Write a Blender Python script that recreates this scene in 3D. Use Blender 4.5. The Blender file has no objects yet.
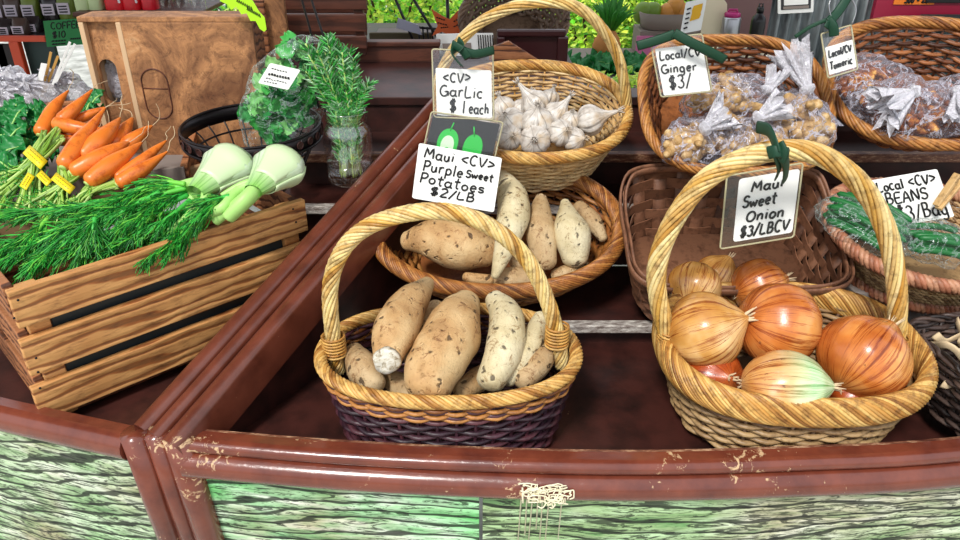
import bpy, bmesh, math, random
from mathutils import Vector, Matrix, noise, Euler
PI = math.pi
random.seed(7)
V = Vector
# ------------------------------------------------------------------ camera frame
CAM = V((0.0, -0.59, 1.39)); PITCH = math.radians(28); F = 750.0
FW = V((0, math.cos(PITCH), -math.sin(PITCH))); UP = V((0, math.sin(PITCH), math.cos(PITCH))); RT = V((1, 0, 0))
def ray(px, py): return (FW*F + RT*(px-480) + UP*(270-py)).normalized()
def at_z(px, py, z):
    r = ray(px, py); return CAM + r*((z-CAM.z)/r.z)
def at_y(px, py, y):
    r = ray(px, py); return CAM + r*((y-CAM.y)/r.y)
def at_d(px, py, d): return CAM + ray(px, py)*d
def on_plane(px, py, p0, n):
    r = ray(px, py); return CAM + r*((p0-CAM).dot(n)/r.dot(n))
def pxm(p): return (p-CAM).dot(FW)/F          # metres per pixel at a point
def proj(p):
    q = p-CAM; d = q.dot(FW); return (480+F*q.dot(RT)/d, 270-F*q.dot(UP)/d)
# ------------------------------------------------------------------ objects
COL = bpy.context.scene.collection
WM = {}
def thing(name, label, cat, loc=(0,0,0), group=None, mat=None):
    o = bpy.data.objects.new(name, None); COL.objects.link(o)
    m = mat if mat is not None else Matrix.Translation(V(loc))
    o.matrix_basis = m; o.empty_display_size = .02
    WM[o] = m.copy(); tag(o, label, cat, group); return o
def tag(o, label, cat, group=None, kind=None):
    if label: o['label'] = label
    if cat: o['category'] = cat
    if group: o['group'] = group
    if kind: o['kind'] = kind
    return o
class MB:
    def __init__(s): s.v=[]; s.f=[]; s.uv=None; s.mi=[]; s.m=0
    def add(s, vs, fs):
        b=len(s.v); s.v.extend(vs); s.f.extend([tuple(i+b for i in f) for f in fs]); s.mi.extend([s.m]*len(fs))
    def box(s, c, size, R=None, taper=1.0):
        c=V(c); x,y,z=[k/2 for k in size]; vs=[]
        for sz in (-1,1):
            t = taper if sz>0 else 1
            for sx,sy in ((-1,-1),(1,-1),(1,1),(-1,1)):
                p=V((sx*x*t,sy*y*t,sz*z)); vs.append(c+(R@p if R else p))
        s.add(vs,[(3,2,1,0),(4,5,6,7),(0,1,5,4),(1,2,6,5),(2,3,7,6),(3,0,4,7)])
    def beam(s, p, q, w, h, up=V((0,0,1))):      # box along p->q, w sideways, h up
        p=V(p); q=V(q); d=(q-p); L=d.length; d.normalize(); sd=d.cross(up).normalized(); u=sd.cross(d)
        R=Matrix((d,sd,u)).transposed(); s.box((p+q)/2,(L,w,h),R)
    def tube(s, pts, r, n=6, closed=False, flat=1.0, caps=True, up=None):
        pts=[V(p) for p in pts]; N=len(pts)
        if N<2: return
        rr = r if isinstance(r,(list,tuple)) else [r]*N
        T=[]
        for i in range(N):
            if closed: t=pts[(i+1)%N]-pts[i-1]
            else: t=pts[min(i+1,N-1)]-pts[max(i-1,0)]
            T.append(t.normalized() if t.length>1e-9 else V((0,0,1)))
        u = up if up is not None else (V((0,0,1)) if abs(T[0].z)<.9 else V((1,0,0)))
        vs=[]
        for i in range(N):
            if up is not None: u=up
            u=(u-T[i]*u.dot(T[i])); u = u.normalized() if u.length>1e-6 else V((1,0,0))
            b=T[i].cross(u)
            for k in range(n):
                a=2*PI*k/n; vs.append(pts[i]+(u*math.cos(a)+b*math.sin(a)*flat)*rr[i])
        fs=[]; M = N if closed else N-1
        for i in range(M):
            j=(i+1)%N
            for k in range(n):
                k2=(k+1)%n; fs.append((i*n+k,i*n+k2,j*n+k2,j*n+k))
        if not closed and caps:
            fs.append(tuple(range(n-1,-1,-1))); fs.append(tuple((N-1)*n+k for k in range(n)))
        s.add(vs,fs)
    def lathe(s, prof, n=24, M=None, uv=False, fn=None):   # prof [(r,z)], closed at ends when r==0
        b=len(s.v); vs=[]; m=len(prof)
        for i,(r,z) in enumerate(prof):
            for k in range(n+1 if uv else n):
                a=2*PI*k/n; p=V((r*math.cos(a),r*math.sin(a),z))
                if fn: p=fn(p,a,i/(m-1))
                vs.append(M@p if M else p)
        c=n+1 if uv else n; fs=[]; uvs=[]
        for i in range(m-1):
            for k in range(n):
                k2=k+1 if uv else (k+1)%n
                fs.append((i*c+k,i*c+k2,(i+1)*c+k2,(i+1)*c+k))
                uvs += [(k/n,i/(m-1)),((k+1)/n,i/(m-1)),((k+1)/n,(i+1)/(m-1)),(k/n,(i+1)/(m-1))]
        s.add(vs,fs)
        if uv: s.uv=(s.uv or [])+uvs
    def prism(s, poly, fr, thick):   # poly in frame coords (u,v), fr=(origin,U,V,N)
        o,U,W,N=fr; n=len(poly)
        a=[o+U*x+W*y for x,y in poly]; b=[p-N*thick for p in a]
        s.add(a+b,[tuple(range(n)),tuple(range(2*n-1,n-1,-1))]+[(i,i+n,(i+1)%n+n,(i+1)%n) for i in range(n)])
    def build(s, name, mat, parent=None, local=False, smooth=True, bevel=0, sub=0, sharp=0):
        me=bpy.data.meshes.new(name)
        inv=None
        if parent is not None and not local: inv=WM[parent].inverted()
        me.from_pydata([inv@p if inv else p for p in s.v],[],s.f)
        mats = mat if isinstance(mat,(list,tuple)) else [mat]
        for mm in mats: me.materials.append(mm)
        if len(mats)>1: me.polygons.foreach_set('material_index', s.mi)
        if s.uv and len(s.uv)==len(me.loops):
            l=me.uv_layers.new(name='UVMap'); l.data.foreach_set('uv',[c for t in s.uv for c in t])
        me.polygons.foreach_set('use_smooth',[smooth]*len(me.polygons))
        me.update()
        if sharp: me.set_sharp_from_angle(angle=math.radians(sharp))
        o=bpy.data.objects.new(name,me); COL.objects.link(o)
        if parent is not None: o.parent=parent; WM[o]=WM[parent].copy()
        else: WM[o]=Matrix()
        if bevel:
            md=o.modifiers.new('b','BEVEL'); md.width=bevel; md.segments=2; md.limit_method='ANGLE'; md.angle_limit=.6
        if sub:
            md=o.modifiers.new('s','SUBSURF'); md.levels=sub; md.render_levels=sub
        return o
def orient(o, loc):
    """move a top-level mesh's origin to loc"""
    loc=V(loc); o.data.transform(Matrix.Translation(-loc)); o.location=loc; return o
def catmull(P, m=6, closed=False):
    P=[V(p) for p in P]; n=len(P); out=[]
    for i in range(n if closed else n-1):
        if closed: a,b,c,d=P[i-1],P[i],P[(i+1)%n],P[(i+2)%n]
        else: a,b,c,d=P[max(i-1,0)],P[i],P[i+1],P[min(i+2,n-1)]
        for k in range(m):
            t=k/m; out.append(.5*((2*b)+(c-a)*t+(2*a-5*b+4*c-d)*t*t+(-a+3*b-3*c+d)*t**3))
    if not closed: out.append(P[-1])
    return out
def lerp(a,b,t): return a+(b-a)*t
def basis(zdir, xhint=V((1,0,0)), loc=V((0,0,0))):
    z=V(zdir).normalized(); x=(xhint-z*xhint.dot(z))
    if x.length<1e-4: x=V((0,1,0))-z*z.y
    x.normalize(); y=z.cross(x)
    M=Matrix((x,y,z)).transposed().to_4x4(); M.translation=V(loc); return M
# ------------------------------------------------------------------ materials
def lin(c): return tuple((x/12.92 if x<=.04045 else ((x+.055)/1.055)**2.4) for x in c)+(1,)
def hexc(h): return lin((int(h[0:2],16)/255,int(h[2:4],16)/255,int(h[4:6],16)/255))
class Mat:
    def __init__(s, name, rough=.5, **kw):
        s.m=bpy.data.materials.new(name); s.m.use_nodes=True; s.t=s.m.node_tree; s.n=s.t.nodes; s.l=s.t.links
        s.b=s.n['Principled BSDF']; s.out=s.n['Material Output']; s.b.inputs['Roughness'].default_value=rough
        for k,v in kw.items(): s.b.inputs[k.replace('_',' ')].default_value=v
        s._tc=None
    def node(s,t,**kw):
        n=s.n.new(t)
        for k,v in kw.items(): setattr(n,k,v)
        return n
    def link(s,a,b): s.l.new(a,b)
    def coord(s, kind='Object', scale=(1,1,1), rot=(0,0,0)):
        tc=s.node('ShaderNodeTexCoord'); mp=s.node('ShaderNodeMapping')
        mp.inputs['Scale'].default_value=scale; mp.inputs['Rotation'].default_value=rot
        s.link(tc.outputs[kind],mp.inputs[0]); return mp.outputs[0]
    def noise(s,vec,scale=5,detail=4,rough=.6,dist=0):
        n=s.node('ShaderNodeTexNoise'); s.link(vec,n.inputs['Vector'])
        n.inputs['Scale'].default_value=scale; n.inputs['Detail'].default_value=detail; n.inputs['Roughness'].default_value=rough; n.inputs['Distortion'].default_value=dist
        return n.outputs['Fac']
    def vor(s,vec,scale=5,feature='F1'):
        n=s.node('ShaderNodeTexVoronoi',feature=feature); s.link(vec,n.inputs['Vector']); n.inputs['Scale'].default_value=scale; return n.outputs['Distance']
    def wave(s,vec,scale=5,dist=4,detail=3,dscale=1,direction='Y',kind='BANDS'):
        n=s.node('ShaderNodeTexWave',wave_type=kind)
        if kind=='BANDS': n.bands_direction=direction
        else: n.rings_direction=direction
        s.link(vec,n.inputs['Vector']); n.inputs['Scale'].default_value=scale; n.inputs['Distortion'].default_value=dist
        n.inputs['Detail'].default_value=detail; n.inputs['Detail Scale'].default_value=dscale; return n.outputs['Fac']
    def ramp(s,fac,stops,interp='LINEAR'):
        r=s.node('ShaderNodeValToRGB'); r.color_ramp.interpolation=interp; e=r.color_ramp.elements
        while len(e)<len(stops): e.new(.5)
        for i,(p,c) in enumerate(stops):
            e[i].position=p; e[i].color=hexc(c) if isinstance(c,str) else ((c,c,c,1) if isinstance(c,(int,float)) else c)
        s.link(fac,r.inputs[0]); return r.outputs[0]
    def mix(s,fac,a,b,mode='MIX'):
        n=s.node('ShaderNodeMix',data_type='RGBA',blend_type=mode)
        if isinstance(fac,(int,float)): n.inputs[0].default_value=fac
        else: s.link(fac,n.inputs[0])
        for i,x in ((6,a),(7,b)):
            if isinstance(x,str): n.inputs[i].default_value=hexc(x)
            elif isinstance(x,tuple): n.inputs[i].default_value=x
            else: s.link(x,n.inputs[i])
        return n.outputs[2]
    def island(s):
        g=s.node('ShaderNodeNewGeometry'); return g.outputs['Random Per Island']
    def color(s,c):
        if isinstance(c,str): s.b.inputs['Base Color'].default_value=hexc(c)
        else: s.link(c,s.b.inputs['Base Color'])
    def rough(s,c): s.link(c,s.b.inputs['Roughness'])
    def bump(s,h,strength=.4,dist=.002):
        b=s.node('ShaderNodeBump'); b.inputs['Strength'].default_value=strength; b.inputs['Distance'].default_value=dist
        s.link(h,b.inputs['Height']); s.link(b.outputs[0],s.b.inputs['Normal']); return b
def plain(name,h,rough=.5,**kw):
    m=Mat(name,rough,**kw); m.color(h); return m.m
M={}
def wicker(name, cols, rough=.45, streak=260):
    m=Mat(name,rough); isl=m.island(); n=len(cols)
    c=m.ramp(isl,[(i/(n-1),x) for i,x in enumerate(cols)])
    co=m.coord('Object'); nz=m.noise(co,90,3,.7); c2=m.ramp(nz,[(.3,'6b4a2c'),(.52,'ffffff')])
    col=m.mix(.65,c,c2,'MULTIPLY'); m.color(col)
    m.bump(m.noise(co,streak,2),.5,.0008); return m.m
def wood(name, light, mid, dark, axis='X', scale=9, stretch=6, rough=.55, contrast=(.30,.5,.62), bump=.4, dist=7, grain=.8):
    """rings (thin dark late wood) over slow light and dark areas, plus fine fibres"""
    m=Mat(name,rough); sc=[1,1,1]; sc['XYZ'.index(axis)]=1/stretch
    co=m.coord('Object',tuple(sc)); d='Z' if axis!='Z' else 'X'
    w=m.wave(co,scale*2.4,dist,3,1.4,d); f=m.noise(co,scale*16,4,.7); b=m.noise(m.coord('Object'),7,4,.6)
    base=m.ramp(b,[(.32,mid),(.6,light)]); g=m.ramp(w,[(.0,dark),(.16,mid),(.34,'ffffff')]); c2=m.ramp(f,[(.30,dark),(.50,'ffffff')])
    m.color(m.mix(.6,m.mix(grain,base,g,'MULTIPLY'),c2,'MULTIPLY')); m.bump(w,bump,.0012); return m.m
# red brown gloss paint, chipped
def paint(name, base, chip='c9a77e', amount=.30, rough=.22, dark='2c100c', coat=.3):
    m=Mat(name,rough); co=m.coord('Object'); n1=m.noise(co,9,5,.65); n2=m.noise(co,70,5,.75,1)
    mul=m.node('ShaderNodeMath',operation='MULTIPLY'); m.link(n1,mul.inputs[0]); m.link(n2,mul.inputs[1])
    fac=m.ramp(mul.outputs[0],[(.0,0.0),(.62-amount+.015,0.0),(.62-amount+.035,1.0)])
    base2=m.ramp(m.noise(m.coord('Object'),22,4),[(.3,dark),(.6,base)])
    m.color(m.mix(fac,base2,chip)); m.rough(m.ramp(fac,[(0,rough),(1,.7)])); m.bump(n2,.25,.0012)
    m.b.inputs['Coat Weight'].default_value=coat; m.b.inputs['Coat Roughness'].default_value=.12; return m.m
M['paint']=paint('red_brown_paint','783b29',amount=.282,rough=.22,coat=.5,dark='5c2a1f')
M['paint_dark']=paint('dark_red_brown_paint','6e3828',amount=.24,rough=.3,dark='522619')
M['tread']=paint('worn_brown_tread','43201a',amount=.19,rough=.48,dark='200d0a',coat=.05)
m=Mat('worn_edge',.5); co=m.coord('Object',(1,4,4)); m.color(m.ramp(m.noise(co,60,5,.8),[(.36,'5b4a42'),(.5,'a39a93'),(.62,'d9d4cb')])); M['edge']=m.m
m=Mat('worn_brown_edge',.45); co=m.coord('Object',(1,4,4)); m.color(m.ramp(m.noise(co,50,5,.8),[(.36,'4a231b'),(.52,'80523c'),(.66,'cda884')])); M['edge_brown']=m.m
# weathered green boards
def greenwood(name, hi, mid, lo, rot, amt=.47, t3='8ce898'):
    m=Mat(name,.6); co=m.coord('Object',(1,1,1),(0,rot,0)); 
    w=m.noise(m.coord('Object',(.9,.9,4),(0,rot,0)),6,5,.6,2.2); n=m.noise(m.coord('Object',(.75,.75,4.8),(0,rot,0)),21,6,.68,2.8); f=m.noise(m.coord('Object',(.6,.6,6),(0,rot,0)),70,4,.7,1)
    wv=m.wave(m.coord('Object',(.30,.30,1),(0,rot,0)),19,13,4,.75,'Z'); kw=m.ramp(wv,[(.0,'0a0e08'),(.10,'3c4834'),(.19,'ffffff')])
    c=m.ramp(w,[(.30,lo),(.45,mid),(.62,hi)]); k=m.ramp(n,[(amt-.05,'0e120c'),(amt-.02,'5a644c'),(amt+.005,'ffffff')]); k2=m.ramp(f,[(.36,'20281c'),(.45,'ffffff')])
    big=m.noise(m.coord('Object'),4.5,3); tint=m.ramp(big,[(.38,'c8b090'),(.48,'f0f0e8'),(.60,t3)])
    m.color(m.mix(.9,m.mix(.7,m.mix(.85,m.mix(.8,c,tint,'MULTIPLY'),k,'MULTIPLY'),k2,'MULTIPLY'),kw,'MULTIPLY')); m.bump(wv,.6,.002); return m.m
M['green']=greenwood('weathered_green_boards','f0faec','b8e0b4','6cb474',0.12,.455)
M['green_grey']=greenwood('weathered_greygreen_boards','f2f2e2','c8ccac','8aa87c',-.12,.48,'b8e4b0')
M['green_diag']=greenwood('weathered_green_boards_diagonal','eef6e4','bcd4ac','7aa070',.55,.48,'b4dca8')
M['crate']=wood('crate_wood','dca464','b87c44','6a3c1a','X',10,5,.6,bump=.6,dist=9,grain=.75)
M['crate_red']=wood('crate_wood_red','b0744a','83502f','4a2414','X',10,5,.6,bump=.5)
M['crate_pale']=plain('crate_pale','a98660',.7)
M['brownwood']=wood('brown_plank','6a3a28','50291d','2a130e','X',5,6,.5,grain=.45,bump=.2)
M['ply']=None
m=Mat('plywood_box',.6); n=m.noise(m.coord('Object',(1,1,.7)),13,6,.7,1.2); n2=m.noise(m.coord('Object'),60,5,.8,.8); m.color(m.mix(.6,m.ramp(n,[(.32,'6e4428'),(.46,'9a6a44'),(.56,'c08858'),(.68,'d8a878')]),m.ramp(n2,[(.34,'5a3420'),(.5,'ffffff')]),'MULTIPLY')); m.bump(n2,.6,.0015); M['ply']=m.m
M['plyedge']=plain('plywood_edge','d8b48c',.6)
M['darkwood']=plain('dark_cabinet','3a1a1c',.3)
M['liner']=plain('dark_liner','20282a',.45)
GOLD=['8a5a20','bf9048','dcb878','a87a3c','e8cc94']
M['w_gold']=wicker('golden_wicker',GOLD)
M['w_goldrim']=wicker('golden_wicker_rim',['8c5a24','c48a3e','e4bc70','a87030','dcae5c'])
M['w_handle']=wicker('pale_twisted_cane',['9c6a28','d8a850','ecd28c','c08a38','f0dca0','d2a04a'],.4)
M['w_orange']=wicker('orange_brown_wicker',['6e3e1a','a0622c','c48a48','8c5224','b47634'])
M['w_brown']=wicker('brown_wicker',['40200f','7c4422','a8683a','5e3016'])
M['w_dark']=wicker('dark_wine_wicker',['2a1420','45222c','5c3036','35202e'])
M['w_natural']=wicker('natural_wicker',['a8804e','d2ac74','e6cc98','c09a62'])
M['w_coil']=wicker('coiled_seagrass',['6a4a2c','a88458','c8a878','8a6438'],.6)
M['w_braid']=wicker('braided_reddish_cane',['6a3420','a8664a','c08c6c','8a5038'],.5)
M['w_black']=wicker('blackish_wicker',['1c1412','3a2c28','5c4a42','2a2020'])
M['w_splint']=wicker('brown_flat_splint',['5c3a26','7c523a','8e6248','6c4630','4c2e1e'],.55)
M['w_tan']=wicker('tan_brown_wicker',['5c4028','9c7a52','c0a070','7c5a3a'])
M['w_grey']=wicker('greybrown_wicker',['5a4436','8a705a','6a5040'])
def potato(name, a, b, c):
    m=Mat(name,.6); co=m.coord('Object'); n=m.noise(co,15,4,.6,.3); base=m.ramp(n,[(.30,a),(.45,b),(.64,c)])
    n2=m.noise(co,70,6,.82,.6); fl=m.ramp(n2,[(.33,'5a3e2a'),(.39,'b89878'),(.44,'ffffff')])
    v=m.noise(m.coord('Object',(1,1,1)),105,2,.4); eye=m.ramp(v,[(.665,'ffffff'),(.69,'3c2a1e')])
    cr=m.noise(m.coord('Object'),30,3,.5,3); crk=m.ramp(cr,[(.492,'ffffff'),(.499,'7a5a40'),(.507,'ffffff')])
    col=m.mix(.45,m.mix(.8,m.mix(.8,base,fl,'MULTIPLY'),eye,'MULTIPLY'),crk,'MULTIPLY'); m.color(col)
    ad=m.node('ShaderNodeMath',operation='SUBTRACT'); m.link(n2,ad.inputs[0]); m.link(m.ramp(v,[(.62,0.0),(.70,1.0)]),ad.inputs[1])
    m.bump(ad.outputs[0],.8,.003); return m.m
M['pot_tan']=potato('tan_sweet_potato_skin','9a7246','c49a66','dcbc8a')
M['pot_pale']=potato('pale_sweet_potato_skin','a8946c','d0c096','e4d8b4')
M['pot_mid']=potato('buff_sweet_potato_skin','8a6c48','b8986c','d2b88e')
m=Mat('cut_end_flesh',.7); m.color(m.ramp(m.noise(m.coord('Object'),120,5,.75,1),[(.36,'7a6448'),(.47,'c4bca8'),(.6,'dcd8cc')])); m.bump(m.noise(m.coord('Object'),120,4),.8,.002); M['pot_cut']=m.m
def onion(name, a, b, c, green=None):
    m=Mat(name,.25); uv=m.coord('UV',(1,1,1)); s=m.coord('UV',(60,1.3,1)); n=m.noise(s,1.0,6,.75,.35)
    big=m.noise(m.coord('Object'),16,3); base=m.ramp(big,[(.3,a),(.5,b),(.68,c)])
    st=m.ramp(n,[(.32,'4a1c06'),(.42,'b06428'),(.49,'ffffff'),(.7,'fff4dc')]); col=m.mix(.8,base,st,'MULTIPLY')
    sp=m.noise(m.coord('UV',(22,9,1)),1.6,3,.6); blot=m.ramp(sp,[(.66,'ffffff'),(.71,'5a2a14')]); col=m.mix(.6,col,blot,'MULTIPLY')
    if green:
        sx=m.node('ShaderNodeSeparateXYZ'); m.link(uv,sx.inputs[0]); g=m.ramp(sx.outputs[1],[(.42,0.0),(.66,1.0)])
        gc=m.ramp(n,[(.35,'5a9c4c'),(.55,green)]); col=m.mix(g,col,gc)
    m.color(col); m.bump(n,.25,.0015); m.b.inputs['Coat Weight'].default_value=.3; m.b.inputs['Coat Roughness'].default_value=.15; return m.m
M['on_gold']=onion('golden_onion_skin','b0702c','cf9a52','e6c48c')
M['on_orange']=onion('orange_onion_skin','a85422','cc7a38','e2a660')
M['on_red']=onion('russet_onion_skin','8c3416','b0501e','c8703a')
M['on_pale']=onion('pale_onion_skin','c07a34','dba868','efdcbc','cfe6b8')
M['on_root']=plain('dry_onion_root','d8c09a',.8)
m=Mat('garlic_skin',.4); n=m.noise(m.coord('UV',(26,1.5,1)),1.0,4,.6,.3); big=m.noise(m.coord('Object'),40,3)
m.color(m.mix(.6,m.ramp(big,[(.32,'a89c90'),(.5,'dad4cc'),(.66,'c8b49a')]),m.ramp(n,[(.36,'584c44'),(.47,'ffffff')]),'MULTIPLY')); m.bump(n,.5,.0015); M['garlic']=m.m
m=Mat('carrot_skin',.35); n=m.noise(m.coord('Object'),60,5,.7); m.color(m.mix(.5,m.ramp(m.island(),[(0,'e06a1c'),(1,'f08a34')]),m.ramp(n,[(.34,'a0400c'),(.5,'ffffff')]),'MULTIPLY')); m.bump(n,.4,.001); M['carrot']=m.m
def leafy(name, cols, rough=.45, trans=.25):
    m=Mat(name,rough); m.color(m.ramp(m.island(),[(i/(len(cols)-1),c) for i,c in enumerate(cols)])); 
    if trans: m.b.inputs['Transmission Weight'].default_value=0
    return m.m
M['frond']=leafy('fennel_frond',['0a5018','1c8a28','3cb83c','106a20','7cd848'])
M['stalk']=leafy('fennel_stalk',['74bc40','a4d870','c4e4a0'])
M['fennel']=None
m=Mat('fennel_bulb_skin',.3); n=m.noise(m.coord('UV',(14,1,1)),1.5,3,.5,.4); sx=m.node('ShaderNodeSeparateXYZ'); m.link(m.coord('UV'),sx.inputs[0])
m.color(m.mix(.55,m.ramp(sx.outputs[1],[(.0,'b8b088'),(.12,'c4ceb8'),(.5,'ccdcc2'),(.8,'bcd8a0'),(1,'8cc860')]),m.ramp(n,[(.34,'8cb478'),(.5,'ffffff')]),'MULTIPLY')); m.bump(n,.4,.002); M['fennel']=m.m
M['kale']=leafy('kale_leaf',['0a4a18','10682a','1a8038','0c5830'])
M['kale2']=leafy('pale_chard_leaf',['2c8a2c','52ac38'])
M['cstem']=leafy('carrot_stems',['6c9a2c','9cc450','c4dc84','4c8228'])
M['rosemary']=leafy('rosemary_needles',['1c8a2c','3cb83c','98e498','127028','d0f4cc'])  # near-white greens put highlights into the needle colours
M['bean']=leafy('green_bean',['0a4420','12662c','1c7c3a'])
M['bush']=leafy('sun_tinted_leaves',['6cd41c','b8f034','f0fc60','38a01c','e0f848'])  # sunlight put into the colours: yellowed, brightened greens
M['bushdark']=leafy('shade_tinted_leaves',['1c5c1c','348828','206c20'])  # darker copy with shade put into the greens; also on the pineapple crown
M['bark']=plain('bark','5a4030',.9)
M['yellow']=plain('yellow_paper_tie','f4dc1c',.5)
M['ink']=plain('black_ink','0c0a0c',.6)
M['ink_brown']=plain('brown_ink','6a5410',.6)
M['paper']=plain('white_card','f4f4f0',.5)
M['ribbon']=plain('dark_green_ribbon','0a3c26',.55)
M['orange_card']=plain('orange_card','d8602c',.6)
M['orange_bright']=plain('orange_label','f08020',.6)
M['greensign']=plain('green_card','0a7234',.6)
M['lime']=plain('lime_card','b0ec10',.5)
M['card_dark']=plain('charcoal_card','2c2c30',.4)
M['avocado']=plain('printed_avocado_green','2cc04a',.5)
M['avocado_l']=plain('printed_avocado_flesh','d8f0d0',.5)
M['black']=plain('black_enamel','161416',.35)
M['iron']=plain('blackened_iron','2c282a',.35,Metallic=.6)
M['steel']=plain('brushed_steel','a8a8ac',.3,Metallic=.9)
M['blackplastic']=plain('black_plastic','101010',.3)
M['magenta']=plain('magenta_plastic','b01c6c',.4)
M['redpaint']=plain('red_orange_paint','c8421c',.4)
M['crimson']=plain('crimson_paint','9c1438',.4)
M['tealpanel']=plain('dark_teal_panel','16302e',.5)
M['box_grey']=plain('grey_brown_cardboard','8c827c',.8)
M['box_grey2']=plain('olive_cardboard','5a5038',.8)
M['greycard']=plain('grey_card','8c8078',.8)
M['raffia']=plain('dried_paint_drip','ece4c4',.6)
M['drip_y']=plain('yellow_splash','d8c038',.6)
def plastic(name, tint='ffffff', milky=.18, rough=.12, bscale=60, op=.35, hl=.5):
    """thin film: see-through, with highlight streaks put in as paler, less clear creases"""
    m=Mat(name,rough); m.color(tint); m.b.inputs['Specular IOR Level'].default_value=1.0; m.b.inputs['Metallic'].default_value=.0
    co=m.coord('Object'); n=m.noise(co,bscale,4,.65,1.2); m.bump(n,1.0,.008)
    tr=m.node('ShaderNodeBsdfTransparent'); mx=m.node('ShaderNodeMixShader'); 
    cr=m.noise(co,bscale*.55,4,.6,2.2); glint=m.ramp(cr,[(.47,milky),(.497,min(1,milky+hl)),(.525,milky)])  # highlights put into the film as pale opaque bands along the creases
    lw=m.node('ShaderNodeLayerWeight'); lw.inputs[0].default_value=op; pw=m.node('ShaderNodeMath',operation='POWER'); m.link(lw.outputs['Facing'],pw.inputs[0]); pw.inputs[1].default_value=1.8
    ad=m.node('ShaderNodeMath',operation='ADD'); ad.use_clamp=True; m.link(pw.outputs[0],ad.inputs[0]); m.link(glint,ad.inputs[1])
    m.link(ad.outputs[0],mx.inputs[0]); m.link(tr.outputs[0],mx.inputs[1]); m.link(m.b.outputs[0],mx.inputs[2]); m.link(mx.outputs[0],m.out.inputs[0]); return m.m
M['bag']=plastic('crinkled_clear_plastic','c4c2d0',.05,op=.3,hl=.8,bscale=38)
M['bagwhite']=plastic('white_thin_plastic','dcdae2',.6,op=.7,hl=.4)
M['bagclear']=plastic('clear_produce_bag','b8c8c4',.02,op=.2,hl=.5,bscale=40)
def sleeve(name,k=.9,base=.04):
    m=Mat(name,.08); gl=m.node('ShaderNodeBsdfGlossy'); gl.inputs['Roughness'].default_value=.06; tr=m.node('ShaderNodeBsdfTransparent'); mx=m.node('ShaderNodeMixShader'); lw=m.node('ShaderNodeLayerWeight'); lw.inputs[0].default_value=.25
    r=m.ramp(lw.outputs['Facing'],[(0,base),(.55,base+.05),(1,k)]); m.link(r,mx.inputs[0]); m.link(tr.outputs[0],mx.inputs[1]); m.link(gl.outputs[0],mx.inputs[2]); m.link(mx.outputs[0],m.out.inputs[0]); return m.m
M['sleeve']=sleeve('clear_plastic_sleeve')
M['glass']=sleeve('clear_glass',1.0,.15)
m=Mat('ginger_skin',.6); n=m.noise(m.coord('Object'),70,4,.7); m.color(m.ramp(n,[(.3,'7a5a34'),(.5,'b8925c'),(.65,'dcc090')])); M['ginger']=m.m
m=Mat('turmeric_skin',.6); n=m.noise(m.coord('Object'),80,4,.7); m.color(m.ramp(n,[(.32,'4a2414'),(.5,'8c4a24'),(.62,'c88438'),(.7,'e8b860')])); M['turmeric']=m.m
# ================================================================== the stall counter
def sweep(mb, path, prof, up=V((0,0,1))):
    """sweep a closed (side, up) profile along a path"""
    path=[V(p) for p in path]; n=len(prof); vs=[]
    for i,p in enumerate(path):
        t=(path[min(i+1,len(path)-1)]-path[max(i-1,0)]).normalized(); sd=t.cross(up).normalized(); u=sd.cross(t)
        vs += [p+sd*x+u*y for x,y in prof]
    fs=[]
    for i in range(len(path)-1):
        for k in range(n):
            k2=(k+1)%n; fs.append((i*n+k,(i+1)*n+k,(i+1)*n+k2,i*n+k2))
    fs.append(tuple(range(n))); fs.append(tuple(reversed([(len(path)-1)*n+k for k in range(n)])))
    mb.add(vs,fs)
stand=thing('display_stand','tiered red-brown painted market counter with faded green front boards','display counter',(0,0.3,0))
def half_round(r, h, flat=0): # profile: bead facing side +x, back at -flat
    pts=[(-.012,0.0),( .0,0.0)]
    for k in range(0,9):
        a=PI/2-PI*k/8; pts.append((r*math.cos(a), -h/2+h/2*math.sin(a)))
    pts += [(-.012,-h)]
    return pts
fpath=catmull([(-.322,.0415,.85),(-.16,.0225,.85),(0,.0105,.85),(.166,.0055,.85),(.34,.012,.85),(.51,.0255,.85),(.8,.075,.85),(1.1,.16,.85)],5)
mb=MB(); sweep(mb,fpath,half_round(.010,.017)); mb.build('top_bead',M['paint'],stand,sharp=50)
mb=MB(); sweep(mb,[p-V((0,0,.017)) for p in fpath],half_round(.018,.034)); mb.build('front_rail',M['paint'],stand,sharp=50)
lpath=catmull([(-1.2,.38,.85),(-.9,.235,.85),(-.639,.128,.85),(-.55,.096,.85),(-.385,.048,.85)],5)
mb=MB(); sweep(mb,lpath,half_round(.016,.034)); mb.build('front_rail',M['paint'],stand,sharp=50)
# inner ledge behind the rails
mb=MB(); sweep(mb,[p+V((0,.015,-.0015)) for p in fpath],[(-.002,0),(.006,0),(.006,-.05),(-.002,-.05)]); mb.build('rail_ledge',M['edge_brown'],stand,sharp=50)
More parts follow.
